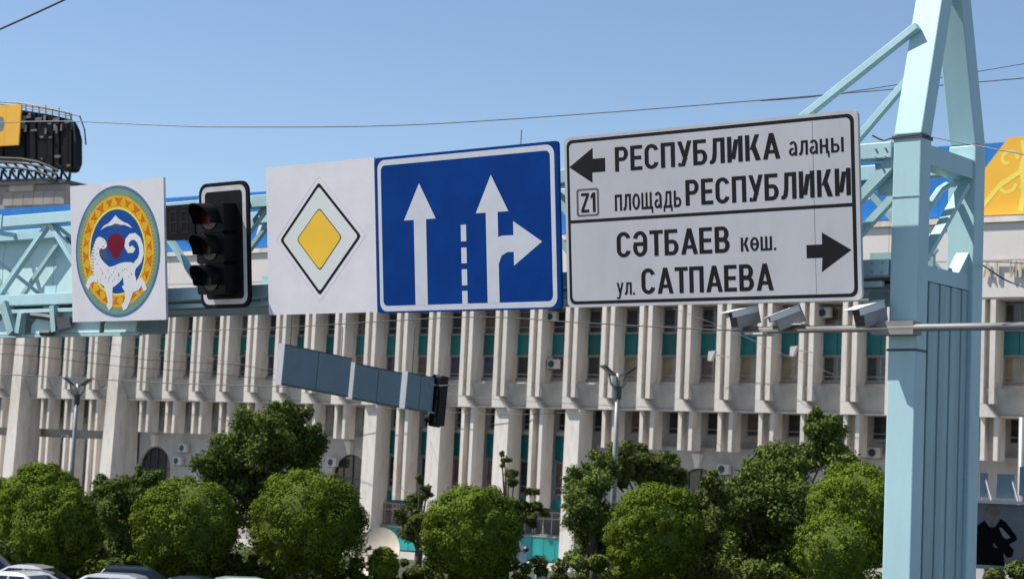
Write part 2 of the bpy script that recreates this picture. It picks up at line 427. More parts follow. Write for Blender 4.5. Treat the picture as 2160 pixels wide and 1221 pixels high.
# glazed bay between the pillars
spb = MB().box(0, W, 1.52, 1.6, 0, 1.6).mesh('spandrel_panel', M_teal)
spc = MB().box(0, W/2-.02, 1.50, 1.6, 0, .75).mesh('spandrel_panel', M_teal2)
spd = MB().box(0, MOD/3-.03, 1.30, 1.4, 0, 1.55).mesh('teal_base_panel', M_teal2)
win_b = window_mesh(W-.02, 2.2, 2, .5); pn_b = pane_meshes(W-.02, 2.2)
win_g = window_mesh(MOD*.96, 1.55, 4, 1.1); pn_g = pane_meshes(MOD*.96, 1.55)
for k in bay:
    x = XK(k) + .985
    put(spb, 'spandrel_panel', bld, (x, .7, 6.78))
    win(win_b, pn_b, x+.01, 2.28, 4.42, (6, 3, 0, 0))
    for q in range(2): put(spc, 'spandrel_panel', bld, (x+q*W/2, .7, 3.42))
    win(win_g, pn_g, XK(k)+.06, 1.5, 1.75, (6, 1, 0, 1))
    for q in range(3): put(spd, 'teal_base_panel', bld, (XK(k)+q*MOD/3+.05, 0, .08))
    put(MB().box(0, MOD, 1.25, 1.55, 0, .09).mesh('sill', M_frame), 'sill', bld, (XK(k)+.02, 0, 1.63))
# windows low on the far left part
for k in range(K0, 3):
    x = XK(k)+.985
    win(win_b, pn_b, x+.01, 2.3, 4.6, (6, 1, 0, 2))
    if k not in pillar_top:
        f = put(flt, 'tall_fin', bld, (XK(k)+.15, 0, .4)); put(flti, 'fin_infill', f)
    put(spb, 'spandrel_panel', bld, (x, .7, 2.9))
# arched openings
def arch(pxx, x0, x1):
    cx = BF.at(pxx, 985, 2.45)[0]; Rr = 1.75; cz = 4.85
    poly = [(x0, 0), (cx-Rr, 0), (cx-Rr, cz)] + [(cx-Rr*math.cos(math.pi*t/16), cz+Rr*math.sin(math.pi*t/16)) for t in range(1, 16)] + [(cx+Rr, cz), (cx+Rr, 0), (x1, 0), (x1, 7.9), (x0, 7.9)]
    bp('arch_wall', MB().prism(poly, 2.4, 2.84), M_concg)
    g = bp('arched_window', MB().ring([(cx+Rr*1.02*math.cos(a), cz+Rr*1.02*math.sin(a)) for a in [math.pi*t/20 for t in range(21)]], [(cx+(Rr-.1)*math.cos(a), cz+(Rr-.1)*math.sin(a)) for a in [math.pi*t/20 for t in range(21)]], 2.64).box(cx-.04, cx+.04, 2.64, 2.68, 0, cz+Rr-.05).box(cx-Rr, cx+Rr, 2.65, 2.68, cz-.05, cz+.05).box(cx-.9, cx-.84, 2.645, 2.68, 0, cz+1.4).box(cx+.84, cx+.9, 2.645, 2.68, 0, cz+1.4), M_dark)
    bp('pane', MB().box(cx-Rr-.05, cx+Rr+.05, 2.72, 2.78, 0, cz+Rr+.05), M_gl[0], parent=g)
    bp('keystone', MB().hexa([(cx-.14,2.1,cz+Rr),(cx+.14,2.1,cz+Rr),(cx+.14,2.45,cz+Rr),(cx-.14,2.45,cz+Rr),(cx-.3,1.9,cz+Rr+.9),(cx+.3,1.9,cz+Rr+.9),(cx+.3,2.45,cz+Rr+.9),(cx-.3,2.45,cz+Rr+.9)]), M_conc)
xa = XK(3)+1.1; arch(327, xa, XK(7)-.01); arch(740, XK(9)+.01, XK(12)); arch(1475, XK(19)+.01, XK(23)-.01)
for (a, b) in ((7, 9), (23, 27), (27, 31)):
    bp('arch_wall', MB().box(XK(a), XK(b), 2.4, 2.84, 0, 7.9), M_concg)
bp('arch_wall', MB().box(XK(18)+1.3, XK(19), 2.4, 2.84, 0, 7.9), M_concg)
# flat-topped entrance lettering on the attic, only partly seen
def text_mesh(s, name, m, x0, x1, z0, z1, y, bold=0.0, depth=0.0, raw=False):
    cu = bpy.data.curves.new(name, 'FONT'); cu.body = s; cu.resolution_u = 4; cu.extrude = 0.05 if depth else 0
    o = bpy.data.objects.new(name, cu); col.objects.link(o)
    dg = bpy.context.evaluated_depsgraph_get(); dg.update()
    me = bpy.data.meshes.new_from_object(o.evaluated_get(dg)); bpy.data.objects.remove(o)
    v = np.zeros(len(me.vertices)*3); me.vertices.foreach_get('co', v); v = v.reshape(-1, 3)
    if raw: return v.copy(), [tuple(p.vertices) for p in me.polygons]
    a, b = v.min(0), v.max(0)
    out = np.zeros_like(v)
    out[:, 0] = x0 + (v[:, 0]-a[0])/(b[0]-a[0])*(x1-x0)
    out[:, 2] = z0 + (v[:, 1]-a[1])/(b[1]-a[1])*(z1-z0)
    out[:, 1] = y - (v[:, 2]-a[2])/max(1e-6, b[2]-a[2])*depth if depth else y - v[:, 2]
    me.vertices.foreach_set('co', out.ravel()); me.update()
    me.materials.clear(); me.materials.append(m)
    return me
for s_, pa, pb in (('А', 2074, 2092), ('Г', 2098, 2128), ('И', 2131, 2146), ('Г', 2150, 2178)):
    xa_, zb_ = BF.at(pa, 585, -.12); xb_, zt_ = BF.at(pb, 556, -.12)
    put(text_mesh(s_, 'wall_letter', M_concd, xa_, xb_, zb_, zb_+.95, -.12, 0.0, .10), 'wall_letter', bld)
bp('roof_antenna', MB().tube([(BF.at(1099, 300, .5)[0], .5, 21.6), (BF.at(1099, 300, .5)[0], .5, BF.at(1099, 274, .5)[1])], .035, 6), M_dark)

# air conditioners on the facade
ac_case = MB().box(-.42, .42, -.16, .16, 0, .62).mesh('casing', M_acw)
ac_fan = MB().prism(disc(-.1, .31, .24, .24, 20), -.175, -.16).mesh('fan_grille', M_dark)
ac_br = MB().box(-.36, -.32, -.14, .45, -.05, -.003).box(.32, .36, -.14, .45, -.05, -.003).mesh('wall_bracket', M_dark)
def ac(px, py, Y, label):
    x, z = BF.at(px, py, Y)
    t = thing('air_conditioner', label, 'air conditioner', BF, (x, Y, z-.3), 'air conditioners on the office facade')
    put(ac_case, 'casing', t); put(ac_fan, 'fan_grille', t); put(ac_br, 'wall_bracket', t)
ac(1168, 768, .75, 'air conditioner hung against a fin below the blue sign, above the ledge')
ac(1013, 815, .6, 'air conditioner on the slab ledge just right of the dark hanging traffic light')
ac(1100, 817, .6, 'air conditioner on the slab ledge below the gap between the blue and lettered signs')
ac(1245, 818, .6, 'air conditioner on the ledge left of the twin-headed lamp post top')
ac(388, 945, 2.1, 'upper air conditioner beside the left arched window')
ac(376, 972, 2.1, 'lower air conditioner beside the left arched window')
ac(1527, 990, 2.1, 'upper air conditioner right of the arched window near the big leafy tree')
ac(1527, 1018, 2.1, 'lower air conditioner right of the arched window near the big leafy tree')
ac(1845, 955, 2.1, 'air conditioner low on the wall just left of the turquoise gantry post')
ac(2140, 832, .6, 'air conditioner on the ledge right of the turquoise gantry tower')
ac(140, 925, 2.1, 'air conditioner between the two tall left pillars, under the short fins')
ac(702, 975, 2.1, 'air conditioner left of the middle arched window')
ac(222, 812, .6, 'air conditioner on the ledge left of the second tall pillar')
ac(1165, 668, .8, 'air conditioner high on the facade right under the blue sign corner')
ac(1740, 660, .8, 'air conditioner high on the facade between the second and third surveillance cameras')

# facade-mounted small lamps on brackets
for px, py, lb in ((1503, 748, 'small pale lamp box on a bracket under the leftmost surveillance camera'), (1676, 738, 'small pale lamp box on a bracket below the middle surveillance camera')):
    x, z = BF.at(px, py, -.9)
    t = thing('wall_lamp', lb, 'lamp', BF, (x, -.9, z), 'lamps on the office facade')
    part('lamp_box', MB().hexa([(x-.28,-1.0,z-.35),(x-.05,-1.0,z-.4),(x-.05,-.7,z-.4),(x-.28,-.7,z-.35),(x-.25,-1.0,z+.2),(x+.22,-1.0,z+.25),(x+.22,-.7,z+.25),(x-.25,-.7,z+.2)]), M_acw, t)
    part('bracket_arm', MB().tube([(x+.1, -.85, z), (x+.9, -.1, z-.1)], .03, 6), M_acw, t)

# ------------------------------------------------------------------ roof banner
bn = thing('roof_banner', 'long blue and yellow festive banner along the office roof edge', 'banner', BF, (0, .5, 21.56))
xy1, zy1 = BF.at(2125, 293, .5); xy0, zy0 = BF.at(2068, 372, .5); zb, zt = 21.74, 25.95
for k in range(K0, 29):
    x0 = XK(k); part('banner_panel', MB().box(x0+.008, x0+MOD-.008, .5, .6, zb, zt), M_bblue, bn)
    part('banner_strut', MB().beam((x0+1.4, .62, 25.2), (x0+1.4, 2.2, 21.57), .08), M_dark, bn)
xq = XK(29)
part('banner_panel', MB().box(xq+.008, xy1+9, .5, .6, zb, zt), M_bblue, bn)
xbot = xy0 - (zy0-zb)*(xy1-xy0)/(25.95-zy0)
part('yellow_panel', MB().prism([(xbot, zb-.02), (xy1+8.9, zb-.02), (xy1+8.9, 26.2), (xy1+.1, 26.2)], .42, .497), M_byel, bn, label='yellow end panel with curling ornament')
orn = MB(); ox, oz = xy1+1.0, 24.0
for (dx, dz, sx, sz) in ((-.9, .9, 1, 1), (.5, .6, -1, 1), (-1.0, -.5, 1, -1), (.5, -.6, -1, -1), (1.9, .5, 1, 1)):
    pth = [(ox+dx+sx*(.62-.05*i)*math.cos(.55*i), oz+dz+sz*(.62-.05*i)*math.sin(.55*i)) for i in range(10)]
    orn.flat(stroke(pth, .2), .414)
orn.flat(stroke([(ox-.1, 21.9), (ox+.1, 23.2), (ox-.1, 24.3), (ox+.1, 25.1), (ox-.05, 26.0)], .3), .412)
orn.flat(stroke([(ox-2.6, 22.0), (ox-1.4, 23.4), (ox-.1, 24.2), (ox+1.2, 24.5), (ox+2.6, 24.2)], .28), .410)
part('ornament', orn, M_byel2, bn)
part('rail', MB().box(XL, xy1+9, .40, .49, zb-.15, zb-.10), M_conc, bn)
wl = MB()
for (px, py, pts) in ((1830, 402, [(-.35,.3),(-.45,0),(-.3,-.35),(.05,-.42),(.35,-.3),(.38,-.05)]), (1843, 382, [(-.1,.2),(.1,.1),(.2,-.1),(.1,-.3)]), (548, 478, [(.2,.55),(.05,.1),(-.15,-.5),(-.35,-1.0)]), (540, 468, [(-.3,.5),(-.1,.1),(.1,-.05)]), (362, 437, [(-.3,.3),(0,0),(.3,.3)])):
    x, z = BF.at(px, py, .49); wl.flat(stroke([(x+a, z+b) for a, b in pts], .24), .493)
part('white_lettering', wl, M_bwht, bn)

# ------------------------------------------------------------------ distant drum-shaped advertising structure on a stone building
O_D = CAMPOS + ray(90, 420) * 215
DF = Frame((O_D.x, O_D.y, 0), 62)
ds = thing('stone_building', 'grey stone block with a ledge standing behind the left end of the office roof', 'building', DF)
def dx(px, py, Y=0): return DF.at(px, py, Y)
xr, zt_ = dx(140, 388); xl = xr-16; 
part('wall', MB().box(xl, xr, 0, 12, 0, zt_), M_stone, ds)
x1_, z1_ = dx(22, 405); x2_, _ = dx(104, 405)
for q in range(6):
    part('wall_panel', MB().box(xr-9+q*1.5+.03, xr-9+q*1.5+1.47, -.18, -.003, dx(90, 432)[1], dx(90, 404)[1]), M_stone, ds)
part('pale_wall_panel', MB().box(dx(52, 0)[0], dx(102, 0)[0], -.3, -.004, dx(90, 403)[1], dx(90, 386)[1]), M_stone2, ds)
part('ledge', MB().box(xl-.3, xr+.35, -.6, 12.3, zt_+.01, zt_+.4), M_dark, ds)
dr = thing('rooftop_advertising_cage', 'large dark rooftop advertising cage with rails and a yellow panel, far left', 'rooftop sign', DF, (xr-6, 5, zt_+.4))

top = [(-60, 226), (42, 232), (100, 241), (142, 250), (153, 272), (160, 305)]
bot = [(-60, 334), (20, 336), (60, 340), (112, 352), (130, 361), (150, 361), (160, 335)]
def interp(tab, x):
    for (a, b), (c, d) in zip(tab, tab[1:]):
        if x <= c: return b+(d-b)*max(0, x-a)/(c-a)
    return tab[-1][1]
edges = [-60, -42, -24, -8, 8, 24, 42, 54, 65, 77, 89, 101, 113, 125, 136, 145, 152, 158]
for i, (pa, pb) in enumerate(zip(edges, edges[1:])):
    y0 = random.uniform(-.15, .2); pb2 = pb-.8
    q = [dx(pa, interp(bot, pa)), dx(pb2, interp(bot, pb2)), dx(pb2, interp(top, pb2)), dx(pa, interp(top, pa))]
    yb = 1.8 if i < 13 else 1.3
    part('cage_panel', MB().hexa([(q[0][0], y0, q[0][1]), (q[1][0], y0, q[1][1]), (q[1][0], yb, q[1][1]), (q[0][0], yb, q[0][1]), (q[3][0], y0, q[3][1]), (q[2][0], y0, q[2][1]), (q[2][0], yb, q[2][1]), (q[3][0], yb, q[3][1])]), M_black, dr)
def P3(px, py, Y): q = dx(px, py); return (q[0], Y, q[1])
for Y in (-.1, 1.7):
    part('top_rail', MB().tube([P3(x, y, Y) for x, y in ((-60, 212), (42, 218), (100, 228), (147, 239), (157, 268), (160, 300))], .09, 5), M_dark, dr)
for x in (42, 56, 70, 84, 98, 112, 126, 140, 152):
    yt = 218+(x-42)*.195; part('rail_post', MB().tube([P3(x, interp(top, x)+4, -.1), P3(x, yt-(6 if x in (98, 126) else 0), -.1)], .07, 5), M_dark, dr)
part('mid_rail', MB().tube([P3(x, y, -.1) for x, y in ((42, 226), (100, 235), (153, 246))], .07, 5), M_dark, dr)
for k_, off in enumerate((0, 9, 20)):
    part('lower_ring', MB().tube([P3(x, y+off, -.5-.1*k_) for x, y in ((-60, 340), (0, 335), (50, 337), (85, 343), (110, 352), (128, 362))], .16, 6), M_black, dr)
for i in range(9):
    x = -20+18*i
    part('cage_strut', MB().beam(P3(x, 358, .5), P3(x+9, 379, 1), .28), M_dark, dr); part('cage_strut', MB().beam(P3(x+18, 358, .5), P3(x+9, 379, 1), .28), M_dark, dr)
    part('cage_strut', MB().beam(P3(x, 345, -.6), P3(x+12, 362, .4), .2), M_dark, dr)
part('base_ring', MB().box(xl, dx(140, 0)[0], .3, 8, dx(90, 380)[1], dx(90, 374)[1]), M_dark, dr)
det = MB()
for (px, py, w, h) in ((53, 262, .5, 1.1), (57, 272, .35, .8), (100, 278, .25, .6), (119, 270, .3, .7), (123, 275, .2, .8), (133, 270, .2, .8), (75, 276, .9, .2), (92, 290, .5, .2), (110, 291, .4, .18), (125, 331, .8, .25), (92, 336, .25, .2), (148, 350, .5, .2), (60, 248, 1.2, .3), (85, 252, .9, .3), (98, 250, .3, .6), (122, 253, .9, .3), (145, 258, .6, .3), (66, 243, .3, .4), (108, 262, .5, .15)):
    x, z = dx(px, py); det.box(x-w/2, x+w/2, -.32, -.2, z-h/2, z+h/2)
M_fit = mat('cage_fitting_grey', (.13, .13, .14), .6, var=.3, scale=2)
part('cage_fitting', det, M_fit, dr, kind='stuff')
YY = -.6; xr_, za = dx(39, 306, YY); _, zc = dx(30, 221, YY)
for i in range(4):
    part('yellow_panel', MB().box(xr_-2.2*(i+1)+.015, xr_-2.2*i-.015, YY, YY+.2, za, zc), M_byel, dr)
m0 = dx(5, 262, YY-.01)
part('panel_mark', MB().prism([(m0[0]+a_[0], m0[1]+a_[1]) for a_ in ((-.5, -.8), (.1, -.7), (.25, .1), (.0, .8), (-.5, .9))], YY-.03, YY-.003), M_backblue, dr)

# ------------------------------------------------------------------ the sign gantry
gan = thing('sign_gantry', 'turquoise steel lattice gantry spanning the road from a tall A-shaped post on the right', 'gantry', GF, (7.1, .9, 0))
def gp(name, mb, m=M_turq, **k): return part(name, mb, m, gan, **k)
XA = -16.0
gp('top_chord', MB().box(XA, 6.96, .35, .50, 8.47, 8.62), bevel=.008); gp('top_chord', MB().box(XA, 7.0, 1.40, 1.54, 8.47, 8.62), bevel=.008)
gp('bottom_chord', MB().box(XA, 6.96, .35, .50, 7.39, 7.54), bevel=.008); gp('bottom_chord', MB().box(XA, 7.0, 1.40, 1.54, 7.39, 7.54), bevel=.008)
gp('walkway', MB().box(XA, 6.9, .52, 1.38, 7.40, 7.43), M_dark)
gp('walkway_rim', MB().box(XA, 6.9, .353, .40, 7.29, 7.34))
gp('walkway_rim', MB().box(XA, 6.9, 1.45, 1.5, 7.31, 7.36))
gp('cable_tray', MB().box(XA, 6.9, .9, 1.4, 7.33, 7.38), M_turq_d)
k = 0; x = -5.55 - 1.05*10
while x < 6.6:
    xn = min(x+1.05, 6.95); up = (k % 2 == 0)
    za, zb2 = (8.5, 7.5) if up else (7.5, 8.5)
    gp('diagonal', MB().beam((x, .43, za), (xn, .43, zb2), .065, .075, up=(0, 1, 0)))
    gp('diagonal', MB().beam((x, 1.47, zb2), (xn, 1.47, za), .06, .06, up=(0, 1, 0)), M_turq_d)  # same paint as the front, shade put in as a darker colour
    if k % 2 == 0:
        gp('cross_member', MB().beam((x, .5, 8.545), (x, 1.4, 8.545), .06)); gp('cross_member', MB().beam((x, .52, 8.48), (x+1.0, 1.4, 7.52), .05))
    gp('splice_plate', MB().box(x-.1, x+.1, .338, .348, 8.45, 8.64) if k % 2 else MB().box(x-.12, x+.12, .51, .52, 7.36, 7.66))
    x += 1.05; k += 1
# light sheet panels on the far side of the left half
px0 = -12.9
M_sheet = mat('pale_turquoise_sheet', (0.50, 0.69, 0.70), .5, var=.06, scale=2, dirt=(.36,.48,.48), dirt_amt=.4)
XS = GF.at(286, 690, .45)[0]; ZS = GF.at(150, 702, .45)[1]; ZT = GF.at(150, 652, .45)[1]
XP = GF.at(150, 550, 1.56)[0]
while px0 < XP:
    gp('sheet_panel', MB().box(px0+.01, px0+1.19, 1.56, 1.58, 7.60, 8.53), M_sheet)
    px0 += 1.2
xs = XS
for i in range(9):
    w_ = (.62, .95, .42)[i % 3]; g_ = (.10, .06, .16)[i % 3]
    gp('lower_sheet_panel', MB().prism([(xs-w_, ZS), (xs, ZS), (xs, ZT-.12), (xs-.12, ZT), (xs-w_+.25, ZT), (xs-w_, ZT-.2)], .45, .47), M_sheet); xs -= w_+g_
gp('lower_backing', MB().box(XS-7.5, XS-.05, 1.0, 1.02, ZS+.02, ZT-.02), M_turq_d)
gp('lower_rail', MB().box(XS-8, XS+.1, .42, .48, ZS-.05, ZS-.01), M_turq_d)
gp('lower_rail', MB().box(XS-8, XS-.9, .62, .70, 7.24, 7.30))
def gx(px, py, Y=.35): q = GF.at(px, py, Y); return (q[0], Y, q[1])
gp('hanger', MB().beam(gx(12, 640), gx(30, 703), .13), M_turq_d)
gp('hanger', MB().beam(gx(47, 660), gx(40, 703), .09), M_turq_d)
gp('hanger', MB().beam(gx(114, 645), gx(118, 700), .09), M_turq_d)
gp('loose_cable', MB().tube([gx(68, 665), gx(95, 668), (gx(118, 672)), gx(120, 690), gx(108, 702), gx(88, 702)], .045, 6), M_dark)
gp('junction_box', MB().hexa([gx(122, 696, .32), gx(150, 690, .32), gx(150, 690, .42), gx(122, 696, .42), gx(118, 668, .32), gx(146, 668, .32), gx(146, 668, .42), gx(118, 668, .42)]), M_dark)
# tower
def gpost(name, x0, x1, y0, y1, z0, z1, dy=0, **kw):
    return gp(name, MB().hexa([(x0,y0,z0),(x1,y0,z0),(x1,y1,z0),(x0,y1,z0),(x0,y0+dy,z1),(x1,y0+dy,z1),(x1,y1+dy,z1),(x0,y1+dy,z1)]), bevel=.012, **kw)
for sx in (0, -24.2):
    a, b = 6.98+sx, 7.26+sx
    gpost('post', a, b, .35, .55, 0, 8.67); gpost('post', a, b, 1.45, 1.66, 0, 8.75)
    gpost('sloping_leg', a, b, .35, .55, 8.675, 10.45, .46); gpost('sloping_leg', a+.002, b-.002, 1.45, 1.66, 8.755, 10.45, -.47)
    gp('apex_plate', MB().box(a-.03, b+.03, .7, 1.35, 10.46, 10.6))
    gp('crossbeam', MB().box(a+.06, b-.02, .553, 1.448, 8.42, 8.60)); gp('crossbeam', MB().box(a+.04, b-.04, .553, 1.448, 7.36, 7.50))
    gp('tower_brace', MB().beam((a+.2, .60, 7.56), (a+.2, 1.40, 8.36), .05, .10, up=(1, 0, 0)))
    gp('tower_brace', MB().tube([(a+.02, .62, 7.62), (a+.02, .9, 8.0), (a+.02, 1.25, 8.30), (a+.02, 1.38, 8.36)], .04, 8))
    gp('gusset', MB().add([(b-.05,1.448,7.5),(b-.05,1.448,7.72),(b-.05,1.25,7.5),(a+.1,1.448,7.5),(a+.1,1.448,7.72),(a+.1,1.25,7.5)], [(0,1,2),(5,4,3),(0,2,5,3),(1,4,5,2),(0,3,4,1)]))
    gp('collar', MB().box(a-.012, b+.008, .338, .56, 8.635, 8.665), M_dark); gp('collar', MB().box(a-.01, b+.008, .34, .56, 6.70, 6.72), M_dark)
    # corrugated sheet between the posts, board by board
    y = .555
    for i in range(8):
        w = .111; dxx = (.025 if i % 2 else .038)
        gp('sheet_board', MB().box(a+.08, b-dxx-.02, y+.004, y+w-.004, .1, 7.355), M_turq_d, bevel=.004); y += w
    gp('base_plate', MB().box(a-.2, b+.2, .15, 1.86, .001, .10), M_dark)
for z in (2.2, 4.4, 8.1):
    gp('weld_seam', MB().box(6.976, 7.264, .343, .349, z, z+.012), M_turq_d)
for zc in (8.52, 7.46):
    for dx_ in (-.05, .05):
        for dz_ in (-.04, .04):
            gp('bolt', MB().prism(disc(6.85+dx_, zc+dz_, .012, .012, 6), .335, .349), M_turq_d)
# raking stays from the tower top down to the truss
a1 = GF.at(1913, 75, .55); a2 = GF.at(1720, 232, .55); s_ = (a1[1]-8.6)/(a1[1]-a2[1]); e1 = (a1[0]+(a2[0]-a1[0])*s_, 8.6)
gp('stay', MB().beam((a1[0]+.1, .57, a1[1]+.08), (e1[0], .50, e1[1]), .07, .085, up=(0, 1, 0)), bevel=.006)
b1 = GF.at(1893, 200, 1.4); b2 = GF.at(1815, 285, 1.4); s_ = (b1[1]-8.6)/(b1[1]-b2[1]); e2 = (b1[0]+(b2[0]-b1[0])*s_, 8.6)
gp('stay', MB().beam((b1[0]+.15, 1.38, b1[1]+.16), (e2[0], 1.45, e2[1]), .07, .07, up=(0, 1, 0)), bevel=.006)
gp('knee_brace', MB().beam((6.98, .43, 8.46), (6.45, .43, 7.98), .08, .08, up=(0, 1, 0))); gp('knee_brace', MB().beam((6.98, .8, 8.40), (6.3, .8, 7.75), .07, .07, up=(0, 1, 0)))
gp('knee_brace', MB().beam((6.45, 1.2, 8.2), (7.0, 1.2, 7.7), .06, .05, up=(0, 1, 0)))
gp('gusset', MB().prism([(6.7, 8.46), (6.97, 8.46), (6.97, 8.15), (6.75, 8.15)], .52, .54))
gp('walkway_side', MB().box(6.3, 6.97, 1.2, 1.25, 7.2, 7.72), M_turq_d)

# ------------------------------------------------------------------ signs
def sp_(pts): return [SF.at(x, y, 0) for x, y in pts]
def crop(pts, sc, x0, y0): return [(x0+x/sc, y0+y/sc) for x, y in pts]
def sign(name, label, x0, x1, z0, z1, m, r=0.0, edge=M_alu, nbr=2):
    t = thing(name, label, 'sign', SF, ((x0+x1)/2, 0, z0))
    t['_b'] = ((x0+x1)/2, 0, z0)
    part('panel', MB().prism(rrect(x0, x1, z0, z1, r) if r else [(x0,z0),(x1,z0),(x1,z1),(x0,z1)], 0, .035), m, t)
    fr = MB()
    for z in (z0+.35, z1-.35): fr.box(x0+.05, x1-.05, .037, .075, z-.03, z+.03)
    part('back_rail', fr, M_alu, t)
    for i in range(nbr):
        xx = x0+(x1-x0)*(i+.5)/nbr
        part('mounting_bracket', MB().box(xx-.03, xx+.03, .077, .12, z0+.1, z1-.1).box(xx-.025, xx+.025, .12, .42, .50, .58).box(xx-.025, xx+.025, .12, .42, -.58, -.50), M_turq, t)
    return t
E1, E2, E3, E4 = -.0008, -.0016, -.0024, -.0032
# --- emblem
t = sign('emblem_sign', 'white sign with a round snow leopard city emblem, leftmost on the gantry', -4.48, -2.67, -.85, .88, M_signp)
ecx, ecz = SF.at(120+457/3.592, 360+612/3.592); ERr = SF.at(120+785/3.592, 360+612/3.592)[0]-ecx
def ev(pts): return [(ecx+(x-457)/327*ERr, ecz+(612-y)/507*ERr) for x, y in pts]
part('emblem_rim', MB().flat(disc(ecx, ecz, ERr, ERr, 64), E1), M_e_rim, t)
part('emblem_green_ring', MB().flat(disc(ecx, ecz, ERr*.955, ERr*.955, 64), E1-0.00060), M_e_green, t)
part('emblem_yellow_ring', MB().flat(disc(ecx, ecz, ERr*.85, ERr*.85, 64), E1-0.00120), M_e_yel, t)
mo = MB()
for i in range(22):
    a = 2*math.pi*i/22+.07; rr = ERr*.745; w = ERr*(.07 if i % 2 else .058)
    c_ = (ecx+rr*math.cos(a), ecz+rr*math.sin(a)); e_ = Vector((math.cos(a), math.sin(a))); n_ = Vector((-e_.y, e_.x))
    P = lambda u, v_: tuple(Vector(c_)+e_*u*w+n_*v_*w)
    mo.flat([P(-1.0, -1.3), P(-.3, -.3), P(1.1, -1.5), P(.9, -.2), P(1.2, 0), P(.9, .2), P(1.1, 1.5), P(-.3, .3), P(-1.0, 1.3), P(-.6, 0)][::1], E1-0.00180)
part('emblem_ornament', mo, M_e_org, t)
part('emblem_blue_field', MB().flat(disc(ecx, ecz, ERr*.645, ERr*.645, 64), E1-0.00200), M_e_blue, t)
part('emblem_inner_line', MB().ring(disc(ecx, ecz, ERr*.668, ERr*.668, 64), disc(ecx, ecz, ERr*.640, ERr*.640, 64), E1-.0022), M_byel2, t)
tk = MB()
for i in range(96):
    a = 2*math.pi*i/96; c_, s2 = math.cos(a), math.sin(a)
    if abs(s2) < .75: tk.flat([(ecx+ERr*.86*c_, ecz+ERr*.86*s2), (ecx+ERr*.92*c_-ERr*.008*s2, ecz+ERr*.92*s2+ERr*.008*c_), (ecx+ERr*.86*c_-ERr*.02*s2, ecz+ERr*.86*s2+ERr*.02*c_)], E1-.0014)
part('emblem_rim_ticks', tk, M_e_yel, t, kind='stuff')
part('emblem_mountain', MB().flat(ev([(330,442),(358,408),(392,392),(420,368),(450,333),(480,366),(512,390),(545,405),(580,442),(545,425),(520,412),(490,410),(450,396),(412,410),(385,412),(355,425)]), E1-0.00260), M_e_wht, t)
part('emblem_mountain_shade', MB().flat(ev([(415,418),(450,400),(480,412),(500,422),(470,430),(440,428)]), E1-0.00270), M_e_dk, t)
part('emblem_flower', MB().flat(ev([(382,560),(385,525),(398,500),(418,480),(447,468),(478,480),(498,498),(514,530),(518,565),(505,595),(488,615),(478,650),(460,668),(435,668),(415,645),(408,615),(390,592)]), E1-0.00260), M_e_red, t)
part('emblem_leaf', MB().flat(ev([(312,600),(330,580),(352,595),(372,600),(380,640),(400,680),(365,668),(335,640)]), E1-0.00250), M_e_dk, t)
leo = MB()
leo.flat(ev([(298,505),(312,492),(330,492),(345,500),(362,512),(375,535),(380,560),(372,580),(352,588),(335,580),(322,588),(318,610),(322,640),(340,672),(365,700),(395,728),(430,722),(470,706),(515,698),(560,700),(600,715),(605,740),(592,770),(590,800),(600,830),(590,860),(575,890),(558,915),(540,925),(515,900),(503,860),(500,815),(470,850),(430,882),(400,885),(372,880),(340,868),(312,845),(290,800),(268,760),(255,710),(252,650),(262,590),(280,545)]), E1-0.00320)
leo.flat(stroke(ev([(595,725),(628,690),(645,640),(642,585),(625,535),(595,505),(562,508),(538,535),(532,575),(548,605),(575,605),(585,585)]), .085), E1-0.00330)
leo.flat(stroke(ev([(300,810),(265,805),(238,830),(222,865),(235,880)]), [.12,.1,.08,.08,.07]), E1-0.00340)
leo.flat(stroke(ev([(385,850),(390,920),(396,980),(396,1020),(375,1042)]), [.2,.13,.1,.1,.09]), E1-0.00350)
leo.flat(stroke(ev([(530,860),(545,930),(530,990),(512,1030),(490,1045)]), [.22,.15,.1,.1,.09]), E1-0.00360)
leo.flat(stroke(ev([(570,885),(610,880),(640,850),(655,880),(668,920)]), [.15,.12,.1,.08,.07]), E1-0.00370)
part('emblem_leopard', leo, M_e_wht, t)
spm = MB()
for i in range(26):
    x_, y_ = random.uniform(310, 580), random.uniform(735, 840)
    q = ev([(x_, y_)])[0]; spm.flat(disc(q[0], q[1], .008, .008, 6), E1-0.00400)
for (x_, y_) in ((352, 520), (300, 620), (290, 660), (300, 700), (310, 580)):
    q = ev([(x_, y_)])[0]; spm.flat(disc(q[0], q[1], .009, .009, 6), E1-0.00400)
for i in range(11):
    y_ = 535+i*24; q = ev([(262-(i*1.2), y_), (285-(i*1.2), y_+6), (285-(i*1.2), y_+11), (262-(i*1.2), y_+6)]); spm.flat(q[::-1], E1-.020/5)
for (x_, y_, rx_) in ((350, 568, .02), (362, 545, .008)):
    q = ev([(x_, y_)])[0]; spm.flat(disc(q[0], q[1], rx_, .006, 8), E1-.020/5)
part('emblem_spots', spm, M_inkg, t, kind='stuff')
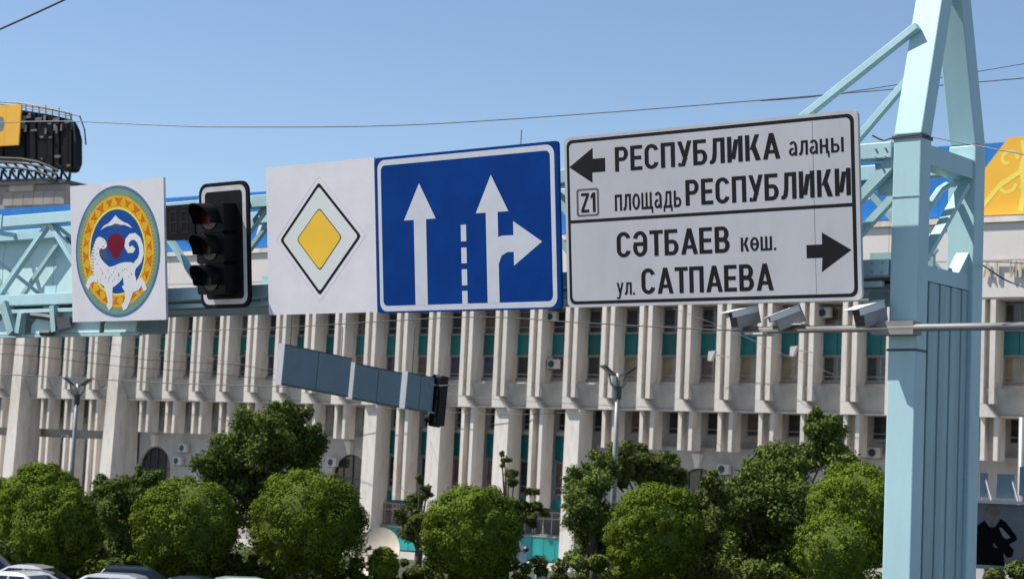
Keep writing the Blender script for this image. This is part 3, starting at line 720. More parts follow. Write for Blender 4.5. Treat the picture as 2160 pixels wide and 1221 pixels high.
# --- main-road diamond
t = sign('priority_road_sign', 'square white sign with a yellow main-road diamond, between the traffic light and blue sign', -.865, .855, -.825, .875, M_signp)
Dp = lambda pts: sp_(crop(pts, 2.907, 540, 280))
def inset(poly, k):
    c = Vector((sum(p[0] for p in poly)/4, sum(p[1] for p in poly)/4)); return [tuple(c+(Vector(p)-c)*k) for p in poly]
def rounded(poly, r=.03, n=4):
    out = []; m_ = len(poly)
    for i in range(m_):
        p0, p, p1 = Vector(poly[i-1]), Vector(poly[i]), Vector(poly[(i+1) % m_])
        a = p+(p0-p).normalized()*r; b = p+(p1-p).normalized()*r
        for j in range(n+1):
            s = j/n; out.append(tuple(a*(1-s)**2+p*2*s*(1-s)+b*s*s))
    return out
dia = Dp([(385, 303), (645, 632), (392, 998), (148, 660)])[::-1]
part('diamond_outer_line', MB().ring(rounded(inset(dia, 1.115), .03), rounded(inset(dia, 1.10), .03), E1), M_signg, t)  # faint grey outer line printed round the diamond
part('diamond_white_field', MB().flat(rounded(dia, .04), E1), M_signi, t)
part('diamond_outline', MB().ring(rounded(inset(dia, 1.0), .04), rounded(inset(dia, .925), .035), E2), M_ink, t)
yd = Dp([(388, 457), (530, 640), (392, 850), (248, 656)])[::-1]
part('yellow_diamond_outline', MB().flat(rounded(yd, .05), E2), M_inkg, t)
part('yellow_diamond', MB().flat(rounded(inset(yd, .95), .05), E3), M_yel, t)
# --- blue lane sign
t = sign('lane_direction_sign', 'blue sign with white straight-ahead and right-turn lane arrows', .868, 3.42, -.84, .865, M_signb, .04)
x0, x1, z0, z1 = .868, 3.42, -.84, .865
part('border_line', MB().ring(rrect(x0+.035, x1-.05, z0+.02, z1-.03, .10), rrect(x0+.085, x1-.105, z0+.08, z1-.09, .06), E1), M_signg, t)
al = MB(); zbot = z0+.079
def bl(pts): return Dp(pts)
tip, hl, hr = bl([(1000, 310), (908, 540), (1102, 525)]); sl, sr = bl([(968, 538), (1043, 530)])
hz = (hl[1]+hr[1])/2; hl = (hl[0], hz); hr = (hr[0], hz)
al.flat([tip, hl, (sl[0], hz), (sl[0]-.0, zbot), (sr[0], zbot), (sr[0], hz), hr], E2)
part('straight_arrow', al, M_signg, t)
al = MB(); tip, hl, hr = bl([(1440, 258), (1348, 493), (1548, 483)]); sl, sr = bl([(1409, 490), (1482, 486)]); hz = (hl[1]+hr[1])/2
r1, rt_, r2 = bl([(1577, 542), (1755, 667), (1581, 815)]); ru, rd = bl([(1575, 628), (1578, 730)])
al.flat([tip, (hl[0], hz), (sl[0], hz), (sl[0], zbot), (sr[0], zbot), (sr[0], rd[1]-.12), (sr[0]+.04, rd[1]-.035), (sr[0]+.12, rd[1]), (r1[0], rd[1]), (r1[0], r2[1]), rt_, (r1[0], r1[1]), (r1[0], ru[1]), (sr[0]+.05, ru[1]), (sr[0], ru[1]-.01), (sr[0], hz), (hr[0], hz)], E2)
part('straight_and_right_arrow', al, M_signg, t)
for (a, b) in ((565, 665), (705, 800), (838, 935), (970, 1062)):
    p = bl([(1259, a), (1287, a), (1287, b), (1259, b)]); xm = SF.at(540+1272/2.907, 280+a/2.907)[0]
    xc = bl([(1272, 565)])[0][0]
    part('lane_dash', MB().flat([(xc-.037, p[2][1]), (xc+.037, p[2][1]), (xc+.037, p[0][1]), (xc-.037, p[0][1])], E2), M_signg, t)
# --- white direction sign
x0, x1, z0, z1 = 3.50, 6.85, -.83, .885
t = sign('direction_sign', 'large white direction sign with black Cyrillic street names and two arrows', x0, x1, z0, z1, M_signw, .06, nbr=3)
part('border_line', MB().ring(rrect(x0+.03, x1-.04, z0+.03, z1-.03, .07), rrect(x0+.062, x1-.078, z0+.062, z1-.062, .05), E1), M_ink, t)
zd = (SF.at(1198, 470)[1]+SF.at(1805, 430)[1])/2
part('divider_line', MB().flat([(x0+.063, zd-.016), (x1-.079, zd-.016), (x1-.079, zd+.016), (x0+.063, zd+.016)], E1), M_ink, t)
TS, TH = .17, .145        # stem and bar thickness of the bold condensed sign alphabet, cap height 1
def gV(x, y0=0, y1=1, t=TS): return [(x, y0), (x+t, y0), (x+t, y1), (x, y1)]
def gH(y, x0, x1, t=TH): return [(x0, y), (x1, y), (x1, y+t), (x0, y+t)]
def gD(x0, y0, x1, y1, t=TS): return [(x0, y0), (x0+t, y0), (x1+t, y1), (x1, y1)]
def gA(cx, cy, rx, ry, a0, a1, tx=TS, ty=TH, n=14):
    o = [(cx+rx*math.cos(R_(a0+(a1-a0)*i/n)), cy+ry*math.sin(R_(a0+(a1-a0)*i/n))) for i in range(n+1)]
    q = [(cx+(rx-tx)*math.cos(R_(a0+(a1-a0)*i/n)), cy+(ry-ty)*math.sin(R_(a0+(a1-a0)*i/n))) for i in range(n+1)]
    return o + q[::-1]
def bowl(x, y0, y1, x1):     # D-shaped bowl to the right of a stem
    r = (y1-y0)/2; k = min(r, (x1-x)*.62)
    return [gH(y0, x, x1-k), gH(y1-TH, x, x1-k), gA(x1-k, (y0+y1)/2, k, r, -90, 90)]
GL = {
 'Р': (.56, [gV(0)]+bowl(TS, .42, 1, .56)), 'Е': (.50, [gV(0), gH(0, TS, .5), gH(.43, TS, .46), gH(1-TH, TS, .5)]),
 'С': (.58, [gA(.29, .70, .29, .30, 12, 180), gV(0, .30, .70), gA(.29, .30, .29, .30, 180, 348)]),
 'П': (.58, [gV(0), gV(.58-TS), gH(1-TH, TS, .58-TS)]), 'У': (.58, [gD(.0, 1, .24, .26), gD(.13, 0, .41, 1), gH(0, .03, .14)]),
 'Б': (.56, [gV(0), gH(1-TH, TS, .52)]+bowl(TS, 0, .60, .56)), 'Л': (.60, [gV(.43), gH(1-TH, .14, .43), [(.14, 1), (.30, 1), (.28, .35), (.24, .1), (.13, 0), (0, 0), (0, .13), (.08, .16), (.12, .4)]]),
 'И': (.60, [gV(0), gV(.43), gD(TS-.03, .12, .27, .88)]), 'К': (.58, [gV(0), gD(TS, .42, .38, 1), [(.22, .52), (.39, .62), (.60, 0), (.40, 0)]]),
 'А': (.66, [gD(0, 0, .245, 1), gD(.49, 0, .245, 1), gH(.22, .16, .50, .13)]), 'Т': (.54, [gV(.185, 0, 1-TH), gH(1-TH, 0, .54)]),
 'В': (.57, [gV(0)]+bowl(TS, 0, .56, .57)+bowl(TS, .44, 1, .54)),
 'Ә': (.58, [gA(.29, .66, .29, .34, -5, 168), gV(.41, .30, .66), gA(.29, .34, .29, .34, 180, 360), gH(.42, .02, .42), gV(0, .33, .46)]),
 'Z': (.50, [gH(0, 0, .5), gH(1-TH, 0, .5), gD(0, TH, .33, 1-TH)]), '1': (.30, [gV(.13), [(0, .68), (.13, .78), (.13, 1), (0, .84)]]),
 'а': (.56, [gA(.27, .70, .25, .30, 0, 160), gV(.38, 0, .72, .16), gA(.22, .28, .22, .28, 60, 350, .15, .15)]),
 'л': (.58, [gV(.42, 0, 1, .16), gH(1-.16, .14, .42, .16), [(.14, 1), (.29, 1), (.27, .3), (.2, .06), (.1, 0), (0, 0), (0, .15), (.08, .2), (.12, .45)]]),
 'н': (.54, [gV(0, 0, 1, .16), gV(.38, 0, 1, .16), gH(.42, .16, .38, .16)]),
 'ң': (.62, [gV(0, 0, 1, .16), gV(.38, 0, 1, .16), gH(.42, .16, .38, .16), [(.54, .14), (.62, .14), (.62, -.28), (.52, -.28), (.50, 0), (.54, 0)]]),
 'ы': (.80, [gV(0, 0, 1, .16), gV(.64, 0, 1, .16), gH(0, .16, .32, .15), gH(.45, .16, .32, .15), gA(.32, .30, .22, .30, -90, 90, .15, .15)]),
 'п': (.54, [gV(0, 0, 1, .16), gV(.38, 0, 1, .16), gH(.84, .16, .38, .16)]),
 'о': (.58, [gA(.29, .5, .29, .5, 0, 360, .16, .16, 24)]), 'ө': (.58, [gA(.29, .5, .29, .5, 0, 360, .16, .15, 24), gH(.43, .16, .42, .14)]),
 'щ': (.86, [gV(0, 0, 1, .15), gV(.31, 0, 1, .15), gV(.62, 0, 1, .15), gH(0, .15, .31, .15), gH(0, .46, .62, .15), [(.77, .15), (.86, .15), (.86, -.26), (.76, -.26), (.74, 0), (.77, 0)]]),
 'ш': (.76, [gV(0, 0, 1, .15), gV(.30, 0, 1, .15), gV(.60, 0, 1, .15), gH(0, .15, .30, .15), gH(0, .45, .60, .15)]),
 'д': (.66, [gV(.44, .15, 1, .15), gH(.85, .18, .44, .15), gH(0, 0, .66, .15), gV(0, -.22, 0, .12), gV(.54, -.22, 0, .12), [(.18, 1), (.31, 1), (.28, .4), (.22, .15), (.06, .15), (.14, .45)]]),
 'ь': (.54, [gV(0, 0, 1, .16), gH(0, .16, .30, .15), gH(.45, .16, .30, .15), gA(.30, .30, .24, .30, -90, 90, .15, .15)]),
 'к': (.52, [gV(0, 0, 1, .16), gD(.16, .44, .35, 1, .17), [(.2, .54), (.36, .62), (.55, 0), (.37, 0)]]),
 'у': (.56, [gD(.0, 1, .22, .06, .16), gD(.12, -.32, .41, 1, .15), gH(-.32, 0, .13, .14)]), '.': (.16, [gV(0, 0, .17, .15)]),
}
def word_mesh(s, x0, x1, z0, z1, y, bold):
    pen = 0; polys = []
    for i, ch in enumerate(s):
        w, ps = GL[ch]; polys += [[(p[0]+pen, p[1]) for p in q] for q in ps]
        pen += w + (.10 if i < len(s)-1 else 0) - (.04 if ch in 'АТУ' else 0)
    mb = MB()
    for i, q in enumerate(polys):
        mb.flat([(x0+p[0]/pen*(x1-x0), z0+p[1]*(z1-z0)) for p in q], y-.00004*(i % 7))
    return mb.mesh('lettering', M_ink)
def word_mid(s, lb, lt, rb, rt, bold=.02):
    a, b, c, d = [SF.at(*p) for p in (lb, lt, rb, rt)]
    me_ = word_mesh(s, (a[0]+b[0])/2, (c[0]+d[0])/2, (a[1]+c[1])/2, (b[1]+d[1])/2, E2, bold)
    put(me_, 'lettering', t, -Vector(t['_b']))
word_mid('РЕСПУБЛИКА', (1297.8, 361.8), (1296.5, 311.6), (1644, 335.4), (1642.7, 278.8), .022)
word_mid('алаңы', (1664, 330), (1664, 300), (1780, 320), (1779, 288), .022)
word_mid('площадь', (1297, 446), (1297, 411), (1437, 436), (1437, 401), .022)
word_mid('РЕСПУБЛИКИ', (1446, 435), (1446, 381), (1795, 411), (1794, 353), .022)
word_mid('СӘТБАЕВ', (1300.7, 544), (1301, 489), (1539.7, 532), (1538, 478), .022)
word_mid('көш.', (1562.7, 530), (1562.5, 501), (1637.6, 528), (1637, 498), .024)
word_mid('ул.', (1301, 622), (1301, 597), (1339.5, 621), (1339, 594), .022)
word_mid('САТПАЕВА', (1353, 621.6), (1353, 566), (1630, 611), (1629, 555.6), .022)
word_mid('Z1', (1226, 449), (1226, 408), (1256, 447), (1256, 406), .018)
bx = [SF.at(*p) for p in ((1217, 458), (1263, 396))]
part('number_box', MB().ring(rrect(bx[0][0], bx[1][0], bx[0][1], bx[1][1], .03), rrect(bx[0][0]+.025, bx[1][0]-.025, bx[0][1]+.02, bx[1][1]-.02, .02), E1), M_inkg, t)
q = sp_([(1200.7, 353.3), (1250, 312), (1250, 386), (1276, 333), (1277, 362)])
part('left_arrow', MB().flat([q[0], (q[2][0], q[2][1]), (q[2][0], q[4][1]), (q[4][0], q[4][1]), (q[4][0], q[3][1]), (q[1][0], q[3][1]), (q[1][0], q[1][1])], E1), M_ink, t)
q = sp_([(1796, 527), (1733.5, 490), (1733.5, 574), (1701, 517), (1701, 545)])
part('right_arrow', MB().flat([q[0], q[1], (q[1][0], q[3][1]), (q[3][0], q[3][1]), (q[3][0], q[4][1]), (q[1][0], q[4][1]), q[2]], E1), M_ink, t)
for xx in (6.38,):
    part('panel_seam', MB().box(xx-.002, xx+.002, -.0006, -.0002, z0+.07, z1-.07), M_inkg, t)

# ------------------------------------------------------------------ traffic light on the gantry
t = thing('traffic_light', 'black traffic light with a pale bordered backboard hanging between the emblem and diamond signs', 'traffic light', SF, (-1.6, 0, -.78))
x0, x1, z0, z1 = -2.03, -1.17, -.73, .755
part('backboard', MB().prism(rrect(x0, x1, z0, z1, .13), 0, .03), M_blackm, t)
part('reflective_border', MB().ring(rrect(x0+.045, x1-.045, z0+.045, z1-.045, .10), rrect(x0+.105, x1-.105, z0+.105, z1-.105, .05), E1), M_reflect, t)
hx0, hx1 = -1.86, -1.38
for i, (zc, cm_) in enumerate(((.33, (0.07, 0.0015, 0.0015)), (-.03, (0.02, 0.006, 0.001)), (-.39, (0.001, 0.010, 0.007)))):
    o = part('signal_section', MB().prism(rrect(hx0, hx1, zc-.177, zc+.177, .04), -.20, -.004), M_black, t)
    lm = mat('lens_' + ('red', 'amber', 'green')[i], cm_, 0.3, var=0.3, scale=30)
    hc = (hx0+hx1)/2
    part('lens', MB().prism(disc(hc, zc, .135, .135, 24), -.212, -.203), lm, o)
    vb = MB(); n = 18; vs = []
    for rr in (.165, .155):
        for yy, cut in ((-.20, 0), (-.47, 1)):
            for j in range(n+1):
                a = R_(-25 + 230*j/n); d_ = yy
                if cut: d_ = -.47 + .16*(1-max(0, math.sin(a)))*.8
                vs.append((hc+rr*math.cos(a), d_, zc+rr*math.sin(a)))
    m_ = n+1; fs = []
    for j in range(n):
        fs += [(j, j+1, m_+j+1, m_+j), (2*m_+j+1, 2*m_+j, 3*m_+j, 3*m_+j+1), (m_+j, m_+j+1, 3*m_+j+1, 3*m_+j)]
    vb.add(vs, fs); part('visor', vb, M_black, o)
part('housing_back', MB().box(hx0+.06, hx1-.06, .031, .16, -.5, .45), M_black, t)
part('mounting_bracket', MB().box(-1.65, -1.58, .16, .42, .46, .54).box(-1.65, -1.58, .16, .42, -.56, -.48).box(-1.65, -1.58, .03, .16, -.56, .54), M_turq, t)
# countdown display
p0 = SF.at(362, 508); p1 = SF.at(420, 430)
t = thing('countdown_display', 'square black countdown display with unlit digits beside the traffic light', 'display', SF, ((p0[0]+p1[0])/2, 0, p0[1]))
cx0, cx1, cz0, cz1 = p0[0], p1[0], p0[1], p1[1]
part('casing', MB().prism(rrect(cx0, cx1, cz0, cz1, .02), -.08, .08), M_black, t)
part('face', MB().flat([(cx0+.03, cz0+.03), (cx1-.03, cz0+.03), (cx1-.03, cz1-.03), (cx0+.03, cz1-.03)], -.083), M_blackm, t)
sg = MB()
M_seg = mat('unlit_segment', (0.018, 0.017, 0.017), .6, spec=.1)
for dxx in (.07, .27):
    xa_, xb_ = cx0+dxx, cx0+dxx+.13; zz = [cz0+.08, (cz0+cz1)/2, cz1-.08]
    for z in zz: sg.flat([(xa_, z-.012), (xb_, z-.012), (xb_, z+.012), (xa_, z+.012)], -.086)
    for z_a, z_b in ((zz[0]+.02, zz[1]-.02), (zz[1]+.02, zz[2]-.02)):
        for xx in (xa_, xb_-.024): sg.flat([(xx, z_a), (xx+.024, z_a), (xx+.024, z_b), (xx, z_b)], -.086)
part('digit_segments', sg, M_seg, t, kind='stuff')
part('support_arm', MB().box(cx0+.1, cx1-.1, .082, .40, (cz0+cz1)/2-.02, (cz0+cz1)/2+.03), M_turq, t)

# ------------------------------------------------------------------ surveillance cameras on an arm
za = GF.at(1868, 692, .2)[1]; xl_ = GF.at(1592, 697, .2)[0]
arm = thing('camera_arm', 'grey horizontal tube arm clamped to the turquoise post, carrying the cameras', 'arm', GF, (7.0, .2, za))
M_tube = mat('arm_tube', (.20, .19, .18), .5, var=.2, scale=5)
part('tube', MB().tube([(xl_, .2, za), (9.6, .2, za)], .034, 10), M_tube, arm, smooth=True)
part('clamp', MB().box(6.9, 7.32, .17, .33, za-.06, za+.06), M_tube, arm)
part('end_bracket', MB().box(xl_-.05, xl_+.15, .1, .3, za-.05, za-.03).box(xl_+.2, xl_+.55, .12, .28, za+.037, za+.05), M_acw, arm)
M_cam = mat('camera_housing', (.30, .29, .275), .5, var=.15, scale=8)
def cctv(px, py, yaw, tilt, s, label):
    x, z = GF.at(px, py, .15)
    t = thing('surveillance_camera', label, 'camera', GF, (x, .15, za+.04), 'surveillance cameras on the tube arm')
    Rm = Matrix.Translation((0, 0, z-za-.04)) @ Matrix.Rotation(R_(yaw), 4, 'Z') @ Matrix.Rotation(R_(tilt), 4, 'X') @ Matrix.Scale(s, 4)
    def q(name, mb, m, bev=.004):
        mb.v = [tuple(Rm @ Vector(v)) for v in mb.v]; o = put(mb.mesh(name, m), name, t)
        if bev: b = o.modifiers.new('bevel', 'BEVEL'); b.width = bev
        return o
    q('housing', MB().box(-.085, .085, -.17, .20, -.16, .06), M_cam)
    q('sun_shield', MB().box(-.095, .095, -.29, .20, .068, .08).box(-.095, -.087, -.24, .18, -.01, .067).box(.087, .095, -.24, .18, -.01, .067), M_dishw)
    q('lens_window', MB().box(-.07, .07, -.176, -.1715, -.14, .045), M_gl[0], 0)
    bt = MB().tube([(0, .04, 0), (0, .02, max(.03, z-za-.1))], .02, 8); put(bt.mesh('bracket', M_dark), 'bracket', t)
cctv(1568, 662, -22, 16, .72, 'white surveillance camera at the left tip of the tube arm')
cctv(1660, 665, -50, 24, .70, 'white surveillance camera in the middle of the three on the arm')
cctv(1832, 655, -14, 18, .80, 'white surveillance camera next to the turquoise post, rightmost of three')

# ------------------------------------------------------------------ sign boxes hanging over the far lane, seen from behind
P1 = CAMPOS + ray(602, 725) * 47; P2 = CAMPOS + ray(916, 792) * 51.8
ax = (P2-P1).normalized(); hn = Vector((ax.y, -ax.x, 0)).normalized(); upv = hn.cross(ax) * -1
if upv.z < 0: upv = -upv
back = -hn if hn.y < 0 else hn
HM = Matrix((ax, back, upv)).transposed().to_4x4(); HM.translation = P1
class HFr: pass
HF = HFr(); HF.M = HM
L = (P2-P1).length
def hx(px, py):
    d = ray(px, py); c = CAMPOS-P1; k = -c.dot(back)/d.dot(back); q = c+d*k; return q.dot(ax), q.dot(upv)
segs = [((602, 725), (728, 836), 'long grey-blue sign back, first of three boards hanging below the diamond sign'), ((750, 765), (836, 858), 'grey-blue sign back in the middle of the three hanging boards'), ((861, 784), (905, 870), 'short grey-blue sign back, nearest the dark hanging traffic light')]
for i, (a, b, lb) in enumerate(segs):
    xa_ = hx(*a)[0]; xb_ = hx(*b)[0]+.12; zt3 = hx(*a)[1]; zb3 = hx(*b)[1]
    t = thing('hanging_sign_board', lb, 'sign', HF, ((xa_+xb_)/2, 0, zb3), 'three sign boards hanging over the far lanes')
    part('box', MB().box(xa_, xb_, 0, .16, zb3, zt3), M_backblue, t, bevel=.01)
    part('side_plate', MB().box(xa_-.028, xa_-.003, -.01, .19, zb3-.01, zt3+.01), M_signw, t)
    part('seam', MB().box((xa_+xb_)/2-.006, (xa_+xb_)/2+.006, -.006, -.001, zb3+.02, zt3-.02), M_dark, t)
    part('rim', MB().box(xa_, xb_, -.012, -.002, zt3-.03, zt3-.003).box(xa_, xb_, -.012, -.002, zb3+.003, zb3+.03), M_dark, t)
    part('hanger_wire', MB().tube([(xa_+.3, .1, zt3), (xa_+.3-.05, .1, zt3+.75+i*.25)], .012, 5).tube([(xb_-.3, .1, zt3), (xb_-.3-.05, .1, zt3+.75+i*.25)], .012, 5), M_wire, t)
tx, tz = hx(925, 792); tz2 = hx(925, 898)[1]
t = thing('traffic_light', 'black traffic light seen from behind at the right end of the hanging sign boards', 'traffic light', HF, (tx+.2, 0, tz2))
part('housing', MB().prism(rrect(tx-.02, tx+.30, tz2, tz, .05), -.12, .10), M_black, t, bevel=.01)
part('backboard', MB().prism(rrect(tx-.10, tx+.42, tz2-.03, tz+.03, .06), .11, .13), M_blackm, t)
for i in range(3):
    zc = tz2+(tz-tz2)*(i+.5)/3
    part('visor', MB().tube([(tx+.14, .14, zc), (tx+.14, .38, zc-.04)], .13, 12), M_black, t)
part('bracket', MB().box(tx-.35, tx+.02, -.02, .02, tz-.3, tz-.25).box(tx-.35, tx+.02, -.02, .02, tz2+.3, tz2+.35), M_lamp, t)

# ------------------------------------------------------------------ cables
def wire(pts, d0, d1, r, label, m=M_wire, sub=6, ext=(1, 1)):
    P = [CAMPOS + ray(x, y)*(d0+(d1-d0)*i/(len(pts)-1)) for i, (x, y) in enumerate(pts)]
    out = []
    for i in range(len(P)-1):
        a = P[max(i-1, 0)]; b = P[i]; c = P[i+1]; d = P[min(i+2, len(P)-1)]
        for s in range(sub):
            u = s/sub; out.append(.5*((2*b)+(c-a)*u+(2*a-5*b+4*c-d)*u*u+(3*b-a-3*c+d)*u**3))
    out.append(P[-1])
    if ext[0]: out.insert(0, out[0]+(out[0]-out[1]).normalized()*35)
    if ext[1]: out.append(out[-1]+(out[-1]-out[-2]).normalized()*35)
    o = solo('overhead_cable', label, 'cable', MB().tube(out, r, 6), m, None, tuple(out[0]), 'overhead cables crossing the street')
wire([(-160, 130), (0, 62), (140, -2), (280, -70)], 14, 12, .0075, 'black cable crossing the top left corner of the sky')
wire([(-80, 262), (60, 257), (170, 257), (330, 264), (480, 268), (830, 265), (1200, 243), (1600, 212), (2160, 165), (2400, 140)], 30, 24, .0085, 'thin grey cable sagging across the sky above the signs', M_wireg)
wire([(1605, 213), (1720, 204), (1900, 178), (2160, 135), (2300, 110)], 25.8, 40, .008, 'faint grey cable rising behind the tower top at the right', M_wireg, ext=(0, 1))
wire([(-100, 784), (0, 789), (250, 802), (383, 809), (560, 814), (760, 818), (960, 812)], 60, 51.5, .016, 'dark cable across the left facade at the level of the ledge', ext=(1, 0))
wire([(-60, 706), (150, 705), (295, 703), (600, 690), (983, 669), (1216, 680), (1472, 694), (1592, 698)], 46, 18.2, .008, 'dark cable running under the signs to the camera arm', ext=(1, 0))
wire([(200, 722), (400, 748), (560, 777), (760, 800), (1000, 838), (1400, 860)], 150, 120.5, .02, 'thin cable sloping down across the fins below the traffic light', ext=(0, 0))
wire([(-50, 745), (60, 750), (250, 772), (420, 785), (620, 806), (850, 838)], 110, 132.5, .018, 'thin cable sloping across the left pillars', ext=(1, 0))
wire([(-60, 722), (100, 732), (300, 758), (500, 770), (600, 792), (740, 830)], 110, 135, .017, 'thin upper cable sloping across the left fins', ext=(1, 0))
wire([(700, 853), (900, 866), (1100, 874), (1400, 857), (1470, 862)], 136.5, 119, .018, 'thin cable along the ledge bottom in the middle', ext=(0, 0))
wire([(1420, 650), (1550, 700), (1640, 742), (1760, 790)], 119.5, 113.5, .016, 'thin stay wire by the small facade lamps', M_wireg, ext=(0, 0))
wire([(1945, 285), (2020, 300), (2160, 326), (2260, 345)], 17.6, 15, .006, 'grey cable tied to the tower collar leaving to the right', M_wireg, ext=(0, 1))
wire([(2074, 560), (2120, 590), (2160, 606), (2260, 650)], 18.2, 16, .007, 'black cable leaving the rear tower post to the right', ext=(0, 1))
wire([(2074, 552), (2160, 556), (2250, 575)], 18.4, 17, .004, 'thin cable leaving the rear tower post nearly level to the right', ext=(0, 1))
wire([(1840, 286), (1862, 296), (1880, 292), (1940, 284)], 16.7, 16.6, .008, 'dark cable loop tied round the tower collar', ext=(0, 0))

# ------------------------------------------------------------------ lamp posts
def lamp_post(px, ytop, depth, label, s=1.0, tilt=0):
    top = CAMPOS + ray(px, ytop)*depth
    t = thing('lamp_post', label, 'lamp post', None, (top.x, top.y, 0), 'twin-headed lamp posts')
    h = top.z
    put(MB().tube([(0, 0, 0), (0, 0, h*.5), (0, 0, h-.25)], [.13*s, .11*s, .08*s], 10).mesh('pole', M_lamp, True), 'pole', t)
    put(MB().tube([(0, 0, h-1.2*s), (0, 0, h-.7*s)], .15*s, 10).mesh('collar', M_dark), 'collar', t)
    for sx in (-1, 1):
        put(MB().tube([(0, 0, h-.9*s), (sx*.28*s, 0, h-.6*s), (sx*.36*s, 0, h-.25*s)], .045*s, 6).mesh('arm', M_lamp), 'arm', t)
        hd = put(MB().hexa([(sx*.18*s-.12*s,-.22*s,h-.3*s),(sx*.18*s+.12*s,-.22*s,h-.3*s),(sx*.18*s+.12*s,.22*s,h-.3*s),(sx*.18*s-.12*s,.22*s,h-.3*s),(sx*.62*s-.10*s,-.26*s,h+.05*s),(sx*.62*s+.12*s,-.26*s,h+.1*s),(sx*.62*s+.12*s,.26*s,h+.1*s),(sx*.62*s-.10*s,.26*s,h+.05*s)]).mesh('lamp_head', M_lamp), 'lamp_head', t)
        put(MB().add([(sx*.18*s,-.225*s,h-.28*s),(sx*.6*s,-.262*s,h+.04*s),(sx*.6*s+.1*s,-.262*s,h+.02*s),(sx*.18*s+.1*s,-.225*s,h-.28*s)], [(0,1,2,3)]).mesh('glass', M_gl[0]), 'glass', hd)
lamp_post(1305, 776, 92, 'twin-headed grey lamp post standing behind the round tree below the lettered sign', 1.25)
lamp_post(165, 800, 100, 'twin-headed lamp post with dark heads between the two tall left pillars', 1.1)
p = CAMPOS + ray(2157, 880)*62
solo('utility_pole', 'pale thick pole at the extreme right edge beside the poster', 'pole', MB().tube([(p.x, p.y, 0), (p.x, p.y, p.z)], .12, 10), M_lamp, None, (p.x, p.y, 0), smooth=True)

# ------------------------------------------------------------------ poster billboard at the lower right
PB = CAMPOS + ray(2075, 1130)*58
PF = Frame((PB.x, PB.y, 0), 84)
def pf(px, py, Y=0): return PF.at(px, py, Y)
xl2 = pf(2010, 1130)[0]; xr2 = xl2+5.2; zt5 = pf(2110, 1062)[1]; zb5 = pf(2110, 1192)[1]
t = thing('poster_billboard', 'grey billboard showing a woman in a dark coat, right of the tower base', 'billboard', PF, ((xl2+xr2)/2, .2, 0))
M_post = mat('poster_grey', (0.12, 0.13, 0.15), .5, var=.2, scale=.8); M_coat = mat('poster_coat', (0.006, 0.005, 0.006), .9, spec=.05); M_skin = mat('poster_hair', (0.13, 0.105, 0.09), .6, var=.4, scale=5)
M_arm = mat('poster_sleeve_grey', (0.16, .165, .18), .6)
part('board', MB().box(xl2, xr2, 0, .25, zb5, zt5), M_post, t)
part('top_rail', MB().box(xl2-.1, xr2+.1, -.2, .3, zt5+.01, zt5+.1), M_signw, t)
part('bottom_rail', MB().box(xl2-.1, xr2+.1, -.05, .3, zb5-.12, zb5-.01), M_lamp, t)
part('leg', MB().box(xl2+1, xl2+1.25, .26, .5, 0, zt5), M_lamp, t); part('leg', MB().box(xr2-1.25, xr2-1, .26, .5, 0, zt5), M_lamp, t)
cp = lambda pts: [pf(1680+x/2.9, 800+y/2.9, -.01) for x, y in pts]
part('poster_figure', MB().flat(cp([(1120,880),(1150,860),(1180,900),(1215,900),(1250,850),(1280,870),(1345,955),(1350,980),(1300,1010),(1330,1040),(1320,1085),(1290,1090),(1265,1060),(1275,1140),(1100,1140),(1100,900)]), -.008), M_coat, t)
part('poster_head', MB().flat(cp([(1150,830),(1160,785),(1185,765),(1225,775),(1250,815),(1240,850),(1215,880),(1195,910),(1185,880),(1160,860)]), -.012), M_skin, t)
part('poster_arm_gap', MB().flat(cp([(1240,905),(1255,905),(1310,965),(1285,975),(1262,960)]), -.012), M_arm, t)
part('poster_hand', MB().flat(cp([(1200,1000),(1215,1005),(1230,1030),(1210,1025)]), -.012), M_skin, t)
for pa, pb, lb in (((2066, 1048), (2084, 997), 'narrow grey-blue board standing on the poster billboard, beside the tower'), ((2102, 1050), (2140, 1000), 'wide grey-blue board standing on the poster billboard'), ((2150, 1045), (2185, 985), 'dark blue board standing on the billboard at the right picture edge')):
    a = pf(*pa, .1); b = pf(*pb, .1)
    tt = thing('small_board', lb, 'board', PF, ((a[0]+b[0])/2, .1, zt5+.1), 'boards on top of the poster billboard')
    part('face', MB().box(a[0], b[0], .1, .16, a[1], b[1]), M_backblue, tt)
    part('leg', MB().beam((a[0]+.1, .2, zt5+.1), (a[0]+.1, .2, b[1]), .05), M_signw, tt); part('leg', MB().beam((b[0]+.1, -.1, zt5+.1), (b[0]-.1, .2, b[1]), .05), M_signw, tt)

